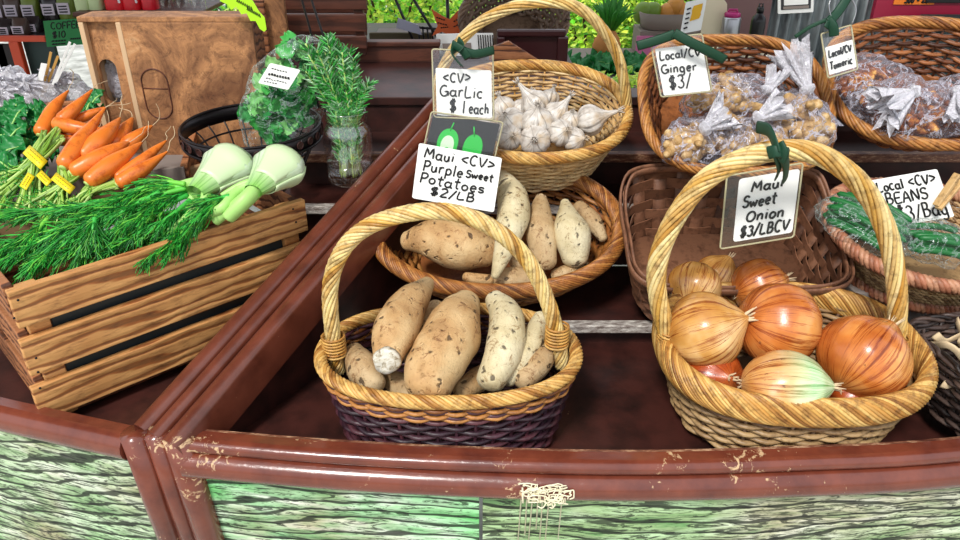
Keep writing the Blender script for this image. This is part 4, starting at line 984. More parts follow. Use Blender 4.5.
ST={'A':((44,133),(58,128),(62,138),(36,158),[(0,178),(0,196),(4,214),(18,216),(34,210),(0,186)]),
    'B':((68,166),(84,170),(60,158),(63,184),[(24,206),(36,212),(48,216),(60,218),(30,198)]),
    'C':((95,183),(120,180),(124,184),(84,196),[(52,214),(62,218),(72,220),(84,222)])}
LBL={'A':'bunch of orange carrots farthest back at left, tied with a long-tailed yellow band','B':'middle bunch of fat orange carrots with a yellow band across its stems','C':'bunch of thinner orange carrots at right, pale stems toward the fennel'}
sd_=100
for key in 'ABC':
    cen=hp(*CR[key][1][0][:2]); o=thing('carrot_bunch',LBL[key],'carrots',cen,'carrot bunches')
    for sp in CR[key]:
        sd_+=1; mb,pts=carrot_mb(sp,sd_); c=mb.build('carrot',M['carrot'],o)
        rnd=random.Random(sd_); d=(pts[-1]-pts[-2]).normalized(); mb=MB(); p=pts[-1]
        P=[p]; 
        for k in range(5): d=(d+V((rnd.uniform(-.6,.6),rnd.uniform(-.6,.6),rnd.uniform(-.3,.5)))).normalized(); P.append(P[-1]+d*.008)
        mb.tube(catmull(P,3),.0005,4); mb.build('root_hair',M['on_root'],c)
        # crown scar
        mb=MB(); d0=(pts[0]-pts[1]).normalized(); R0=sp[0][2]*pxm(pts[0]); mb.lathe([(0,.001),(R0*.4,.0012),(R0*.45,-.004),(0,-.005)],10,basis(d0,loc=pts[0]+d0*R0*.72)); mb.build('crown',M['cstem'],c)
    s1,s2,s3,tie,ends=ST[key]; rnd=random.Random(sd_); mb=MB()
    for k in range(80):
        s0=[s1,s2,s3][k%3]; e0=ends[rnd.randrange(len(ends))]; j=rnd.uniform
        wob=9 if key=='A' else 6
        P=[hp(s0[0]+j(-3,3),s0[1]+j(-3,3),.03),hp(tie[0]+j(-wob,wob)*.8,tie[1]+j(-wob,wob)*.45,.02+j(0,.022)),hp(e0[0]+j(-8,8),e0[1]+j(-6,6),.01+j(0,.02))]
        mb.tube(catmull(P,6),j(.0011,.0022),5)
    mb.build('leaf_stalks',M['cstem'],o)
    # wispy tops
    mb=MB()
    for k in range(150):
        e0=ends[rnd.randrange(len(ends))]; t=rnd.uniform(.3,1.0); x=lerp(tie[0],e0[0],t)+rnd.uniform(-6,6); y=lerp(tie[1],e0[1],t)+rnd.uniform(-4,6)
        P=[hp(x,y,rnd.uniform(.005,.03))]
        d=V((rnd.uniform(-1,.3),rnd.uniform(-1,.4),rnd.uniform(-.4,.6))).normalized()
        for q in range(4): d=(d+V((rnd.uniform(-.7,.7),rnd.uniform(-.7,.7),rnd.uniform(-.5,.5)))).normalized(); P.append(P[-1]+d*.006)
        mb.tube(P,.0006,4)
    mb.build('feathery_tops',M['frond'],o)
    # tie band and tails
    if key!='C':
        ang=math.radians(35); 
        def bandq(cx,cy,w,h,ang,off,nm='yellow_band',curv=.006,rot=0):
            c,s=math.cos(ang),math.sin(ang); vs=[]; n=8
            for i in range(n+1):
                u=-w/2+w*i/n
                for v in (-h/2,h/2): vs.append(hp(cx+u*c-v*s,cy+u*s+v*c,off+curv*(1-(2*i/n-1)**2)))
            vs2=[p+HP[1]*-.0008 for p in vs]; m_=MB(); N=len(vs); fs=[]
            for i in range(n): fs.append((2*i,2*i+1,2*i+3,2*i+2)); fs.append((N+2*i,N+2*i+2,N+2*i+3,N+2*i+1))
            for i in range(n): fs.append((2*i,2*i+2,N+2*i+2,N+2*i)); fs.append((2*i+1,N+2*i+1,N+2*i+3,2*i+3))
            fs+= [(0,N,N+1,1),(2*n,2*n+1,N+2*n+1,N+2*n)]
            m_.add(vs+vs2,fs); b_=m_.build(nm,M['yellow'],o)
            m_=MB()   # illegible small print
            for row in (-.22,.14):
                for i in range(6):
                    u=-w*.36+w*.72*i/6; q0=hp(cx+u*c-row*h*s,cy+u*s+row*h*c,off+curv*(1-(2*u/w)**2)+.0006); u2=u+w*.07; q1=hp(cx+u2*c-row*h*s,cy+u2*s+row*h*c,off+curv*(1-(2*u2/w)**2)+.0006)
                    m_.tube([q0,q1],.0004,4)
            m_.build('small_print',M['ink_brown'],b_); return b_
        if key=='A':
            bandq(35,157,24,11,math.radians(42),.045); bandq(27,181,16,8,math.radians(-58),.04,'band_tail',.002); bandq(44,178,15,8,math.radians(45),.04,'band_tail',.002)
        else: bandq(63,183,24,9,math.radians(38),.045)
# ---- kale heap
def ruffle_leaf(base, tip, w, up, seed, ny=16, nx=12, frill=.6):
    base=V(base); tip=V(tip); d=tip-base; L=d.length; d.normalize(); s=d.cross(up).normalized(); u=s.cross(d); vs=[]
    for i in range(ny+1):
        t=i/ny; ww=w*(math.sin(PI*min(1,t*.9+.08))**.7)
        for k in range(nx+1):
            x=-1+2*k/nx; e=abs(x)**2
            z=frill*w*(math.sin(t*22+seed+x*2)*e*.6+nz((t*3,x*2,seed),1.7)*.7)+.25*w*abs(x)-.12*L*t*t
            sc=1+.12*math.sin(t*30+seed*2)*e
            vs.append(base+d*(L*t+.05*w*math.sin(x*9+seed)*e)+s*(x*ww*sc)+u*z)
    fs=[]
    for i in range(ny):
        for k in range(nx): b_=i*(nx+1)+k; fs.append((b_,b_+1,b_+nx+2,b_+nx+1))
    mb=MB(); mb.add(vs,fs); return mb
def leaf_bunch(name,label,cat,spec,mat,group=None,rib='stalk'):
    o=thing(name,label,cat,spec[0][0],group)
    for i,(b_,t_,w_) in enumerate(spec):
        mb=ruffle_leaf(b_,t_,w_,V((0,-.5,1)).normalized(),i*1.7+len(label)); lf=mb.build('leaf',M[mat],o)
        md=lf.modifiers.new('s','SOLIDIFY'); md.thickness=.0006
        mb=MB(); mb.tube([V(b_)+V((0,0,.001)),lerp(V(b_),V(t_),.5)+V((0,0,.0015)),lerp(V(b_),V(t_),.9)-(V(t_)-V(b_)).length*.1*V((0,0,1))],[.0018,.0012,.0004],5); mb.build('rib',M[rib],lf)
    return o
rnd=random.Random(21)
def kl(n,x0,x1,y0,y1,off0,off1,ang0,ang1,L0,L1):
    out=[]
    for k in range(n):
        x=rnd.uniform(x0,x1); y=rnd.uniform(y0,y1); b_=hp(x,y,rnd.uniform(off0,off1)); an=math.radians(rnd.uniform(ang0,ang1)); L=rnd.uniform(L0,L1)
        out.append((b_,b_+V((math.cos(an)*L,math.sin(an)*L*.8,rnd.uniform(-.01,.03))),L*.42))
    return out
leaf_bunch('kale_bunch','bunch of curly dark green kale at the left edge beside the carrot stems','kale',kl(24,-15,30,135,192,.0,.02,0,170,.035,.055),'kale','leafy greens')
leaf_bunch('kale_bunch','bunch of dark green leaves behind the farthest carrots, in front of the white plastic bags','kale',kl(17,8,62,114,130,.0,.015,20,160,.03,.05),'kale','leafy greens')
leaf_bunch('herb_bunch','small dark leafy bunch showing between carrot tips and plywood box','herbs',kl(8,80,104,108,116,-.01,.0,20,160,.022,.032),'kale','leafy greens')
# ---- fennel
FP=(V((-.4,.3,1.005)),V((0,-math.sin(math.radians(6)),math.cos(math.radians(6)))))
def fpx(px,py,off=0): return pxpt(FP,px,py,off)
def frond(mb, mb2, P, seed, dens=1.5, L=(16,36)):
    """a feathery branch: a main stem with forking thread leaves"""
    rnd=random.Random(seed); C=catmull(P,10); n=len(C); mb2.tube(C,[lerp(.0034,.0010,i/(n-1)) for i in range(n)],6)
    for k in range(int(70*dens)):
        i=min(n-2,int(n*rnd.uniform(.12,1))); p=C[i]; t=(C[i+1]-C[i]).normalized(); sg=rnd.choice((-1,1))
        s=t.cross(V((0,0,1))).normalized()*sg; d=(t*rnd.uniform(.9,1.9)+s*rnd.uniform(.15,.6)+V((0,0,rnd.uniform(-.25,.45)))).normalized(); LL=rnd.uniform(*L)*.0013
        Q=[p]; 
        for q in range(4): d=(d+V((rnd.uniform(-.18,.18),rnd.uniform(-.18,.18),rnd.uniform(-.22,.05)))).normalized(); Q.append(Q[-1]+d*LL/4)
        mb.tube(Q,.0009,3,caps=False)
        for q in (1,2,3):
            for g in (-1,1):
                dd=(d+s*g*rnd.uniform(.2,.6)+V((0,0,rnd.uniform(-.4,.4)))).normalized(); l2=LL*rnd.uniform(.2,.38); mb.tube([Q[q],Q[q]+dd*l2*.5,Q[q]+dd*l2+V((0,0,-.001))],.00045,3,caps=False)
def fennel(label, bulb, axis_to, rpx, off, stalks, fronds, seed):
    c=fpx(*bulb,off); t=fpx(*axis_to,off-.006); R=rpx*pxm(c); ax=(t-c).normalized(); Mx=basis(ax,loc=c)
    o=thing('fennel',label,'fennel',c,'fennel heads in the crate')
    K=24; prof=[]
    for i in range(K+1):
        t_=i/K
        if t_<.55: z=-math.cos(PI*t_/1.1)*R*1.05; r=R*math.sin(PI*t_/1.1)**.8 if t_>0 else 0
        else: u=(t_-.55)/.45; z=R*1.9*u; r=R*lerp(1,.34,u**.75)
        prof.append((r,z))
    def fn(q,a_,t_):
        k=1+.06*math.cos(a_*2)+.035*abs(math.sin(a_*3.5+2*t_)); return V((q.x*k*1.05,q.y*k*.85,q.z))
    mb=MB(); mb.lathe(prof,48,Mx,uv=True,fn=fn); mb.build('bulb',M['fennel'],o)
    # outer layer sheath
    for sg in (-1,1):
        mb=MB(); vs=[]
        for i in range(12):
            t_=i/11
            for k in range(9):
                an=math.radians(sg*lerp(5,110,k/8)); zz=lerp(-.6,1.2,t_); pr=(math.cos(zz*PI/2.2/1.05*1.05) if zz<0 else lerp(1,.34,(zz/1.9)**.75)); r=R*(1.06+.05*t_*abs(k-4)/4)*max(.2,(1-.36*zz*zz) if zz<0 else pr); vs.append(Mx@V((r*math.cos(an)*1.05,r*math.sin(an)*.88,zz*R)))
        fs=[(i*9+k,i*9+k+1,i*9+k+10,i*9+k+9) for i in range(11) for k in range(8)]
        mb.add(vs,fs); sh=mb.build('outer_layer',M['fennel_plain'],o); md=sh.modifiers.new('s','SOLIDIFY'); md.thickness=.0016
    for P,r0,r1 in stalks:
        Q=[Mx@V((0,0,R*.9))*.0+ (c+ax*R*1.0)]+[fpx(x,y,of) for x,y,of in P]
        C=catmull(Q,8); n=len(C); mb=MB(); mb.tube(C,[lerp(r0,r1,i/(n-1)) for i in range(n)],10,flat=.8); mb.build('stalk',M['stalk'],o)
    ma=MB(); mc=MB()
    for k,P in enumerate(fronds):
        frond(ma,mc,[fpx(x,y,of) for x,y,of in P],seed*50+k)
    mc.build('branches',M['stalk_deep'],o); ma.build('fronds',M['frond'],o)
    return o
M['fennel_plain']=plain('fennel_outer_layer','cfe4b4',.35); M['stalk_deep']=leafy('fennel_branches',['1c8a30','3cb844','8cd84c'])
fennel('left fennel bulb of the two, its stalks bent down over the crate edge',(226,168),(190,196),25,.045,
 [([(196,192,.030),(190,215,.012)],.010,.006),([(185,185,.035),(160,192,.03)],.009,.005),([(200,205,.02),(170,232,.008)],.008,.005),([(205,200,.03),(197,222,.012)],.009,.006)],
 [[(186,186,.04),(150,190,.04),(100,203,.035),(30,215,.02)],[(186,188,.038),(140,200,.035),(80,222,.02),(15,240,.006)],[(188,195,.03),(150,213,.025),(105,235,.01),(62,255,-.002)],[(190,200,.028),(165,220,.02),(135,236,.006),(108,247,-.002)],
  [(192,205,.02),(178,220,.012),(160,232,.0)],[(186,190,.03),(120,210,.03),(60,232,.015),(0,262,.0)],[(185,184,.045),(160,182,.045),(130,194,.04),(95,210,.03)],[(160,192,.04),(110,218,.025),(70,240,.008),(34,266,-.002)],[(100,203,.035),(60,208,.025),(25,212,.02),(-5,216,.02)],[(150,203,.03),(125,225,.015),(112,242,.0)],[(95,218,.03),(92,232,.02),(84,250,.0)],[(50,216,.02),(30,236,.012),(-5,256,.0)],[(120,205,.035),(80,228,.02),(48,250,.004)],[(186,192,.03),(160,205,.03),(140,226,.014)]],1)
fennel('fennel bulb at right nearest the jar of rosemary, cut pale stalks over the crate front',(277,168),(238,206),24,.05,
 [([(246,200,.038),(228,218,.018)],.012,.009),([(240,190,.04),(222,208,.03),(205,216,.015)],.008,.006),([(236,205,.03),(215,222,.010)],.009,.006),([(243,185,.045),(222,196,.035)],.007,.004)],
 [[(225,198,.035),(212,206,.03),(196,222,.01)],[(222,205,.03),(205,215,.02),(180,238,.0)],[(230,196,.04),(215,200,.035),(200,212,.02)],[(215,210,.02),(190,226,.01),(160,248,-.002)],[(205,215,.02),(195,226,.008),(178,240,.0)]],2)
# long branch lying across the tray
# ---- white plastic bags and stakes far left
def loose_bag(label,px,py,y,rx,ry,seed,group='white bags of produce at left'):
    p=at_y(px,py,y); Mx=basis(V((0,-.5,1)),loc=p); o=thing('plastic_bag',label,'plastic bag',p,group)
    bag_mesh(Mx,rx,ry,.04,seed,.35,freq=30).build('bag_film',M['bagmid'],o)
    d=V((.3,-.3,.6)).normalized(); fan_mesh(p+V((0,-.02,.018)),d,.024,.005,.022,seed).build('gathered_top',M['bagwhite'],o); return o
M['bagmid']=plastic('cloudy_plastic','f0eef4',.45,op=.6)
for l,px,py,y,rx,ry,sd in (('crumpled clear bag at the far left edge behind the kale',8,106,.70,.05,.035,3),('crumpled white bag in the middle of the bags behind the kale',32,98,.74,.06,.036,4),('crumpled white bag between wooden stakes and plywood box',64,92,.78,.045,.034,6),('crumpled clear bag highest at left, under the dark cabinet',12,88,.82,.05,.03,8)):
    loose_bag(l,px,py,y,rx,ry,sd)
M['stake']=plain('bamboo_stake','c8984c',.6)
for (x0,y0,x1,y1,m_,lab) in ((45,82,51,52,'stake','bamboo stake standing leftmost in the white bags'),(49,80,58,56,'stake','bamboo stake second from left, leaning right, in the white bags'),(57,74,70,42,'steel','white-tipped stake at centre, leaning right toward the plywood box'),(62,70,75,44,'steel','white-tipped stake nearest the plywood box')):
    p=at_y(x0,y0,.74); q=at_y(x1,y1,.74); o=thing('plant_stake',lab,'stake',p,'stakes stuck in the bags'); mb=MB(); mb.beam(p-(q-p)*.5,q,.004,.002,V((0,1,.2))); mb.build('stick',M['stake' if m_=='stake' else 'paper'],o,smooth=False)
o=thing('price_tag','small tilted white tag on a stake among the white bags','price tag',at_y(42,80,.73)); fr=frame_px((41,63),(47,64),(37,80),.73); card(o,fr)
# ================================================================== plywood box
yb=.60; TLp=at_y(76,17,yb); top=TLp.z; TRp=at_y(250,10,yb+.02)
x0=at_y(76,17,yb).x+.0; x1=at_y(250,12,yb).x; zb=.942; xm=at_y(119,17,yb).x; dpt=.055; th=.008
box=thing('plywood_box','tall worn plywood box with oval hand holes standing behind the carrots','wooden box',((x0+x1)/2,yb,zb))
def bb(name,c,s,mat,par=box,bev=.001,R=None): mb=MB(); mb.box(c,s,R); return mb.build(name,mat,par,smooth=False,bevel=bev)
def oval(cx,cz,w,h,n=24): # stadium
    r=w/2; P=[]
    for k in range(n//2+1): a_=PI*k/(n//2); P.append((cx+r*math.cos(a_),cz+h/2-r+r*math.sin(a_)))
    for k in range(n//2+1): a_=PI+PI*k/(n//2); P.append((cx+r*math.cos(a_),cz-h/2+r+r*math.sin(a_)))
    return P
def holed(name,xa,xb,za,zb_,y,th,ov,mat):
    bm=bmesh.new(); out=[bm.verts.new((x,y,z)) for x,z in ((xa,za),(xb,za),(xb,zb_),(xa,zb_))]; inn=[bm.verts.new((x,y,z)) for x,z in ov]
    ed=[bm.edges.new((out[i],out[(i+1)%4])) for i in range(4)]+[bm.edges.new((inn[i],inn[(i+1)%len(inn)])) for i in range(len(inn))]
    bmesh.ops.triangle_fill(bm,use_beauty=True,use_dissolve=False,edges=ed)
    mb=MB(); mb.v=[v.co.copy() for v in bm.verts]; bm.verts.index_update(); mb.f=[tuple(v.index for v in f.verts) for f in bm.faces]; mb.mi=[0]*len(mb.f); bm.free()
    o_=mb.build(name,mat,box,smooth=False); md=o_.modifiers.new('s','SOLIDIFY'); md.thickness=th; md.offset=0; return o_
hz=at_y(110,82,yb+.008); s_=pxm(hz)
holed('recessed_panel',x0+th,xm-th,zb,top-th,yb+.014,.006,oval(hz.x,hz.z,17*s_,44*s_),M['ply'])
fz=at_y(157,94,yb); bb('front_panel',((xm+x1)/2,yb+.004,(zb+top-th)/2),(x1-xm,.008,top-zb-th),M['ply'])
mb=MB(); mb.tube([V((x,yb-.0005,z)) for x,z in oval(fz.x,fz.z,26*s_,50*s_)],.0011,5,closed=True); mb.build('hand_hole_groove',M['brownwood'],box)
mb=MB(); mb.tube([V((fz.x-12*s_,yb-.0004,fz.z+6*s_)),V((fz.x+12*s_,yb-.0004,fz.z+5*s_))],.0008,5); mb.build('groove_line',M['brownwood'],box)
bb('top_board',((x0+x1)/2,yb+dpt/2,top-th/2+.0004),(x1-x0,dpt,th),M['ply']); bb('side_board',(x0+th/2,yb+dpt/2,(zb+top)/2-th/2),(th,dpt,top-zb-th),M['plyedge']); bb('divider_board',(xm-th/2,yb+dpt/2-.0005,(zb+top)/2-th/2),(th,dpt,top-zb-th),M['plyedge'])
bb('side_board',(x1-.0045,yb+dpt/2+.004,(zb+top)/2-th/2),(.008,dpt-.008,top-zb-th),M['crate_red']); bb('back_board',((x0+x1)/2,yb+dpt,(zb+top)/2),(x1-x0,.006,top-zb),M['crate_red'])
o=thing('plastic_bag','silvery crumpled bag seen through the oval hole of the plywood box','plastic bag',hz+V((0,.034,0))); bag_mesh(Matrix.Translation(hz+V((0,.035,-.005))),.022,.012,.045,31,.3,freq=60).build('bag_film',M['bagwhite'],o)
# ================================================================== salad bag in the iron basket
bk=BK_IRON=V((-.332,.475,1.0))
p=at_y(288,97,.475); o=thing('salad_bag','clear bag of salad leaves with white label standing in the iron basket','plastic bag',p)
axd=(at_y(320,52,.47)-at_y(262,140,.475)).normalized(); Mx=basis(axd,V((1,0,0)),p)
# pillow along its long axis
bm_=bag_mesh(Mx,.056,.036,.098,41,.08,40,40,freq=22)
bm_.build('bag_film',M['bagclear'],o)
M['salad']=leafy('salad_leaves',['0c5c2c','1c8438','48b04c','98d080']); rnd=random.Random(8); mb=MB(); mred=MB()
for k in range(150):
    q=V((rnd.uniform(-.7,.7)*.046,rnd.uniform(-.6,.6)*.028,rnd.uniform(-.85,.85)*.078)); q*= .95; b_=Mx@q; d=V((rnd.uniform(-1,1),rnd.uniform(-.6,.6),rnd.uniform(-.2,1))).normalized()*rnd.uniform(.02,.034)
    lf=ruffle_leaf(b_,b_+d,.011,V((0,-1,.3)).normalized(),k,8,6); (mred if (k%9==0 and q.z>0.01) else mb).add(lf.v,lf.f)
tag(mb.build('salad_leaves',M['salad'],o),None,None,kind='stuff'); M['redleaf']=plain('red_radicchio','5c1030',.5); tag(mred.build('red_leaves',M['redleaf'],o),None,None,kind='stuff')
c0,c1,c2=at_y(258,83,.425),at_y(288,90,.418),at_y(270,63,.424); fr=(c0,c1-c0,c2-c0,-(c1-c0).cross(c2-c0).normalized()); fr=(fr[0],fr[1],fr[2],fr[3] if fr[3].y<0 else -fr[3]); lb=card(o,fr,name='label',r=.06); mb=MB()
for k,(y,x1_,pn) in enumerate(((.78,.6,.0007),(.52,.85,.0017),(.30,.8,.0006),(.16,.55,.0006))):
    rr=random.Random(k); x=.15
    while x<x1_: mb.tube([fr[0]+fr[1]*x+fr[2]*y+fr[3]*.0006,fr[0]+fr[1]*(x+.05)+fr[2]*(y+rr.uniform(-.03,.03))+fr[3]*.0006],pn,4); x+=.09
mb.build('label_print',M['print_purple'] if 'print_purple' in M else M['ink'],lb)
# ================================================================== rosemary jar
base=at_y(348,176,.455); base.z=max(base.z,.99); c=at_y(348,186,.40); jb=V((c.x,.40,at_y(348,186,.40).z))
jb=V((at_y(349,150,.44).x,.44,at_y(348,187,.42).z)); s=pxm(jb); R=24*s; Hj=at_y(348,112,.43).z-jb.z
o=thing('glass_jar','clear glass canning jar with ribbed neck holding rosemary, beside the divider','jar',jb)
prof=[(0,.003),(R*.85,.003),(R*.97,.008),(R,.02),(R,Hj*.66),(R*.93,Hj*.76),(R*.80,Hj*.82),(R*.78,Hj*.86),(R*.84,Hj*.88),(R*.80,Hj*.90),(R*.84,Hj*.92),(R*.80,Hj*.95),(R*.82,Hj*.97),(R*.80,Hj),(R*.77,Hj),(R*.76,Hj*.84),(R*.89,Hj*.75),(R*.96,Hj*.65),(R*.96,.02),(R*.9,.009),(0,.007)]
mb=MB(); mb.lathe(prof,36,Matrix.Translation(jb)); mb.build('glass',M['glass'],o)
mb=MB(); mb.lathe([(0,.008),(R*.92,.010),(R*.94,Hj*.30),(0,Hj*.30)],30,Matrix.Translation(jb)); mb.build('water',M['glass'],o)
rnd=random.Random(17)
for k in range(34):
    a_=rnd.uniform(0,6.28); r0=R*.5*rnd.random(); r1=R*rnd.uniform(.1,.62); sp=R*rnd.uniform(.0,1.25)
    P=[jb+V((r0*math.cos(a_),r0*math.sin(a_),.012)),jb+V((r1*.8*math.cos(a_),r1*.8*math.sin(a_),Hj*.9)),jb+V((sp*math.cos(a_),sp*.8*math.sin(a_),Hj+rnd.uniform(.03,.10))) ]
    P[2].x-=.008
    C=catmull(P,14); so=thing('rosemary_sprig','green needle-leaved rosemary sprig standing in the glass jar','rosemary',C[0],'rosemary sprigs in the jar')
    mb=MB(); mb.tube(C,[.0013]*len(C),5); mb.build('stem',M['cstem'],so); mb=MB()
    for j in range(4,len(C)-1):
        t=(C[j+1]-C[j]).normalized(); u=t.orthogonal().normalized(); w_=t.cross(u)
        for g in range(6):
            an=rnd.uniform(0,6.28); d=(t*rnd.uniform(.6,1.2)+(u*math.cos(an)+w_*math.sin(an))).normalized(); L=rnd.uniform(.010,.017)*(0.75 if j<14 else 1)
            p0=lerp(C[j],C[j+1],rnd.random()); mb.tube([p0,p0+d*L*.5,p0+d*L],[.0007,.0011,.0003],4,caps=False)
    mb.build('needles',M['rosemary'],so)
# ================================================================== behind the stand
def bx(parent,name,px0,px1,py0,py1,y,d,mat,bev=.002):
    """a board whose front face stands at depth y"""
    p=at_y(px0,py0,y); q=at_y(px1,py1,y); zc=at_y((px0+px1)/2,py0,y).z; zc1=at_y((px0+px1)/2,py1,y).z
    mb=MB(); mb.box(((p.x+q.x)/2,y+d/2,(zc+zc1)/2),(abs(q.x-p.x),d,abs(zc-zc1))); return mb.build(name,M[mat],parent,smooth=False,bevel=bev)
# slatted crate at upper middle-left
o=thing('slatted_crate','dark brown slatted crate behind the salad bag, open between its slats','crate',at_y(320,70,.86))
for y0,y1 in ((-6,10),(14,32),(36,49)): bx(o,'slat',270,367,y0,y1,.86,.010,'brownwood')
bx(o,'corner_post',352,366,-6,56,.872,.02,'brownwood'); bx(o,'corner_post',268,280,-6,60,.872,.02,'brownwood')
for y0,y1 in ((-2,14),(20,36)): bx(o,'back_slat',270,367,y0,y1,1.06,.01,'brownwood')
o=thing('plywood_offcut','rough brown plywood pieces leaning between plywood box and slatted crate','board',at_y(272,60,.80))
bx(o,'board',252,272,0,70,.80,.01,'crate_red'); bx(o,'board',262,291,-2,62,.815,.012,'ply'); bx(o,'board',244,270,62,108,.75,.01,'crate_red')
# brown boxes behind the divider
o=thing('wooden_box','dark brown painted wooden box behind the garlic card, left of it','wooden box',at_y(400,98,.80))
bx(o,'front_board',352,440,46,76,.90,.012,'brownwood'); bx(o,'front_board',340,440,76,102,.89,.012,'tread'); bx(o,'top_board',352,440,42,47,.895,.03,'brownwood')
o=thing('dark_cabinet','dark purple-brown framed wooden panel leaning behind the garlic basket','cabinet',at_y(530,70,.90))
bx(o,'panel',499,562,34,88,.912,.012,'darkwood'); bx(o,'frame_rail',497,566,30,37,.90,.014,'darkwood',.003); bx(o,'frame_stile',558,566,37,88,.90,.014,'darkwood',.003); bx(o,'frame_stile',497,504,37,88,.90,.014,'darkwood',.003)
o=thing('cut_plank','reddish plank with slanted cut corner standing in front of the dark cabinet','board',at_y(515,74,.84)); fr=(at_y(489,88,.84),V((pxm(at_y(489,88,.84)),0,0)),V((0,0,pxm(at_y(489,88,.84))*1.03)),V((0,-1,0)))
mb=MB(); mb.prism([(0,0),(58,0),(56,22),(19,44),(0,38)],fr,.012); mb.build('board',M['plank_red'] if 'plank_red' in M else M['crate_red'],o,smooth=False,bevel=.001)
# papers
o=thing('leaflet_stack','stack of white printed leaflets with black bars behind the garlic card','leaflets',at_y(465,52,.95))
for k in range(7):
    m_=at_y(436+k*3,34,.92+.006*k); fr=frame_px((436+k*2,34),(477+k*2.7,33),(437+k*2,56),.92+.006*(6-k)); card(o,fr,name='leaflet',th=.0012)
fr=frame_px((438,36),(474,35),(440,56),.917); mb=MB()
mb.prism([(.1,.2),(.9,.2),(.9,.62),(.1,.62)],fr,.0005); mb.build('printed_block',M['greycard'],o,smooth=False)
mb=MB()
for k in range(7): 
    p=at_y(478+k*2.4,35,.9165); q=at_y(479+k*2.4,50,.9165); mb.tube([p,q],.0010,4)
mb.build('printed_bars',M['ink'],o)
# ---- far tables, fruit
ta=thing('produce_table','bright table behind the stand carrying a pineapple and greens','table',(.25,2.45,0))
mb=MB(); mb.box((.29,2.5,.685),(1.38,.6,.03)); mb.build('table_top',M['greycard'],ta,smooth=False,bevel=.004)
for x in (-.35,.85):
    for y in (2.25,2.75): mb=MB(); mb.box((x,y,.335),(.05,.05,.67)); mb.build('leg',M['brownwood'],ta,smooth=False)
# pineapple
pb=at_y(602,66,2.45); pb.z=.70; o=thing('pineapple','whole pineapple with spiky dark green crown on the far table','pineapple',pb)
mb=MB(); prof=[(.055*math.sin(PI*t)**.6 if 0<t<1 else 0,.15*t) for t in [k/14 for k in range(15)]]
Mx=Matrix.Translation(pb)@Matrix.Rotation(.15,4,'Y')
mb.lathe(prof,24,Mx,fn=lambda q,a_,t:V((q.x,q.y,q.z))*(1) + V((math.cos(a_),math.sin(a_),0))*.004*(math.sin(a_*8+t*20)*math.sin(a_*8-t*20))); M['pine']=plain('pineapple_rind','b87838',.7); mb.build('fruit',M['pine'],o)
rnd=random.Random(2); 
for k in range(30):
    a_=rnd.uniform(0,6.28); sp=rnd.uniform(.15,1); b_=Mx@V((.012*math.cos(a_),.012*math.sin(a_),.14)); t=Mx@V((.09*sp*math.cos(a_),.09*sp*math.sin(a_),.15+.13*(1.15-sp*.6)))
    mb=MB(); mb.tube([b_,lerp(b_,t,.5)+V((0,0,.02)),t],[.006,.009,.001],5,flat=.3); mb.build('crown_leaf',M['bushdark'],o)
# greens on the table
for i,(px,py,lab) in enumerate(((590,72,'pile of broad green leaves left of the pineapple base'),(622,66,'broad green leaves right of the pineapple base'))):
    c=at_y(px,py,2.35); c.z=.705
    leaf_bunch('leafy_greens',lab,'greens',[(c,c+V((math.cos(k*1.1)*.12,math.sin(k*1.1)*.08,.03+.03*(k%2))),.05) for k in range(6)],'kale','greens on the far table')
# white cartons
for k,(x0,x1,y0,y1,lab) in enumerate(((502,516,48,66,'white paper carton at the left of the far table'),(519,536,44,62,'white paper carton next to the green one on the far table'),(505,520,36,60,'small white carton standing behind, left on the far table'),(545,562,40,54,'white carton behind the pineapple on the far table'))):
    o=thing('paper_carton',lab,'carton',at_y((x0+x1)/2,y1,2.35+k*.05),'cartons on the far table'); bx(o,'carton',x0,x1,y0,y1,2.35+k*.08,.06,'paper',.003); bx(o,'printed_band',x0+2,x1-2,y0+5,y0+8,2.348+k*.08,.002,'greycard',0)
# fruit basket on far table: orange and green fruit
fb=at_y(527,33,2.7); o=thing('fruit_basket','small basket with orange fruit on the far table beyond the cabinet','basket',fb); mb=MB()
for k in range(5): mb.tube([fb+V((.075*(.8+.05*k)*math.cos(t),.06*(.8+.05*k)*math.sin(t),.012*k)) for t in [2*PI*j/24 for j in range(24)]],.006,5,closed=True)
mb.build('woven_wall',M['w_orange'],o); mb=MB(); mb.tube([fb+V((.08*math.cos(t),0,.05+.13*math.sin(t))) for t in [PI*j/20 for j in range(21)]],.004,6); mb.build('handle',M['steel'],o)
rnd=random.Random(4)
for k in range(7):
    c=fb+V((rnd.uniform(-.05,.05),rnd.uniform(-.03,.03),.055+.012*(k%2))); b_=MB(); b_.lathe([(.024*math.sin(PI*t),-.024*math.cos(PI*t)) for t in [j/8 for j in range(9)]],12,Matrix.Translation(c)); q=b_.build('orange_fruit',M['orange_bright']); orient(q,c); tag(q,'small orange fruit heaped in the basket on the far table','orange','oranges in the far basket')
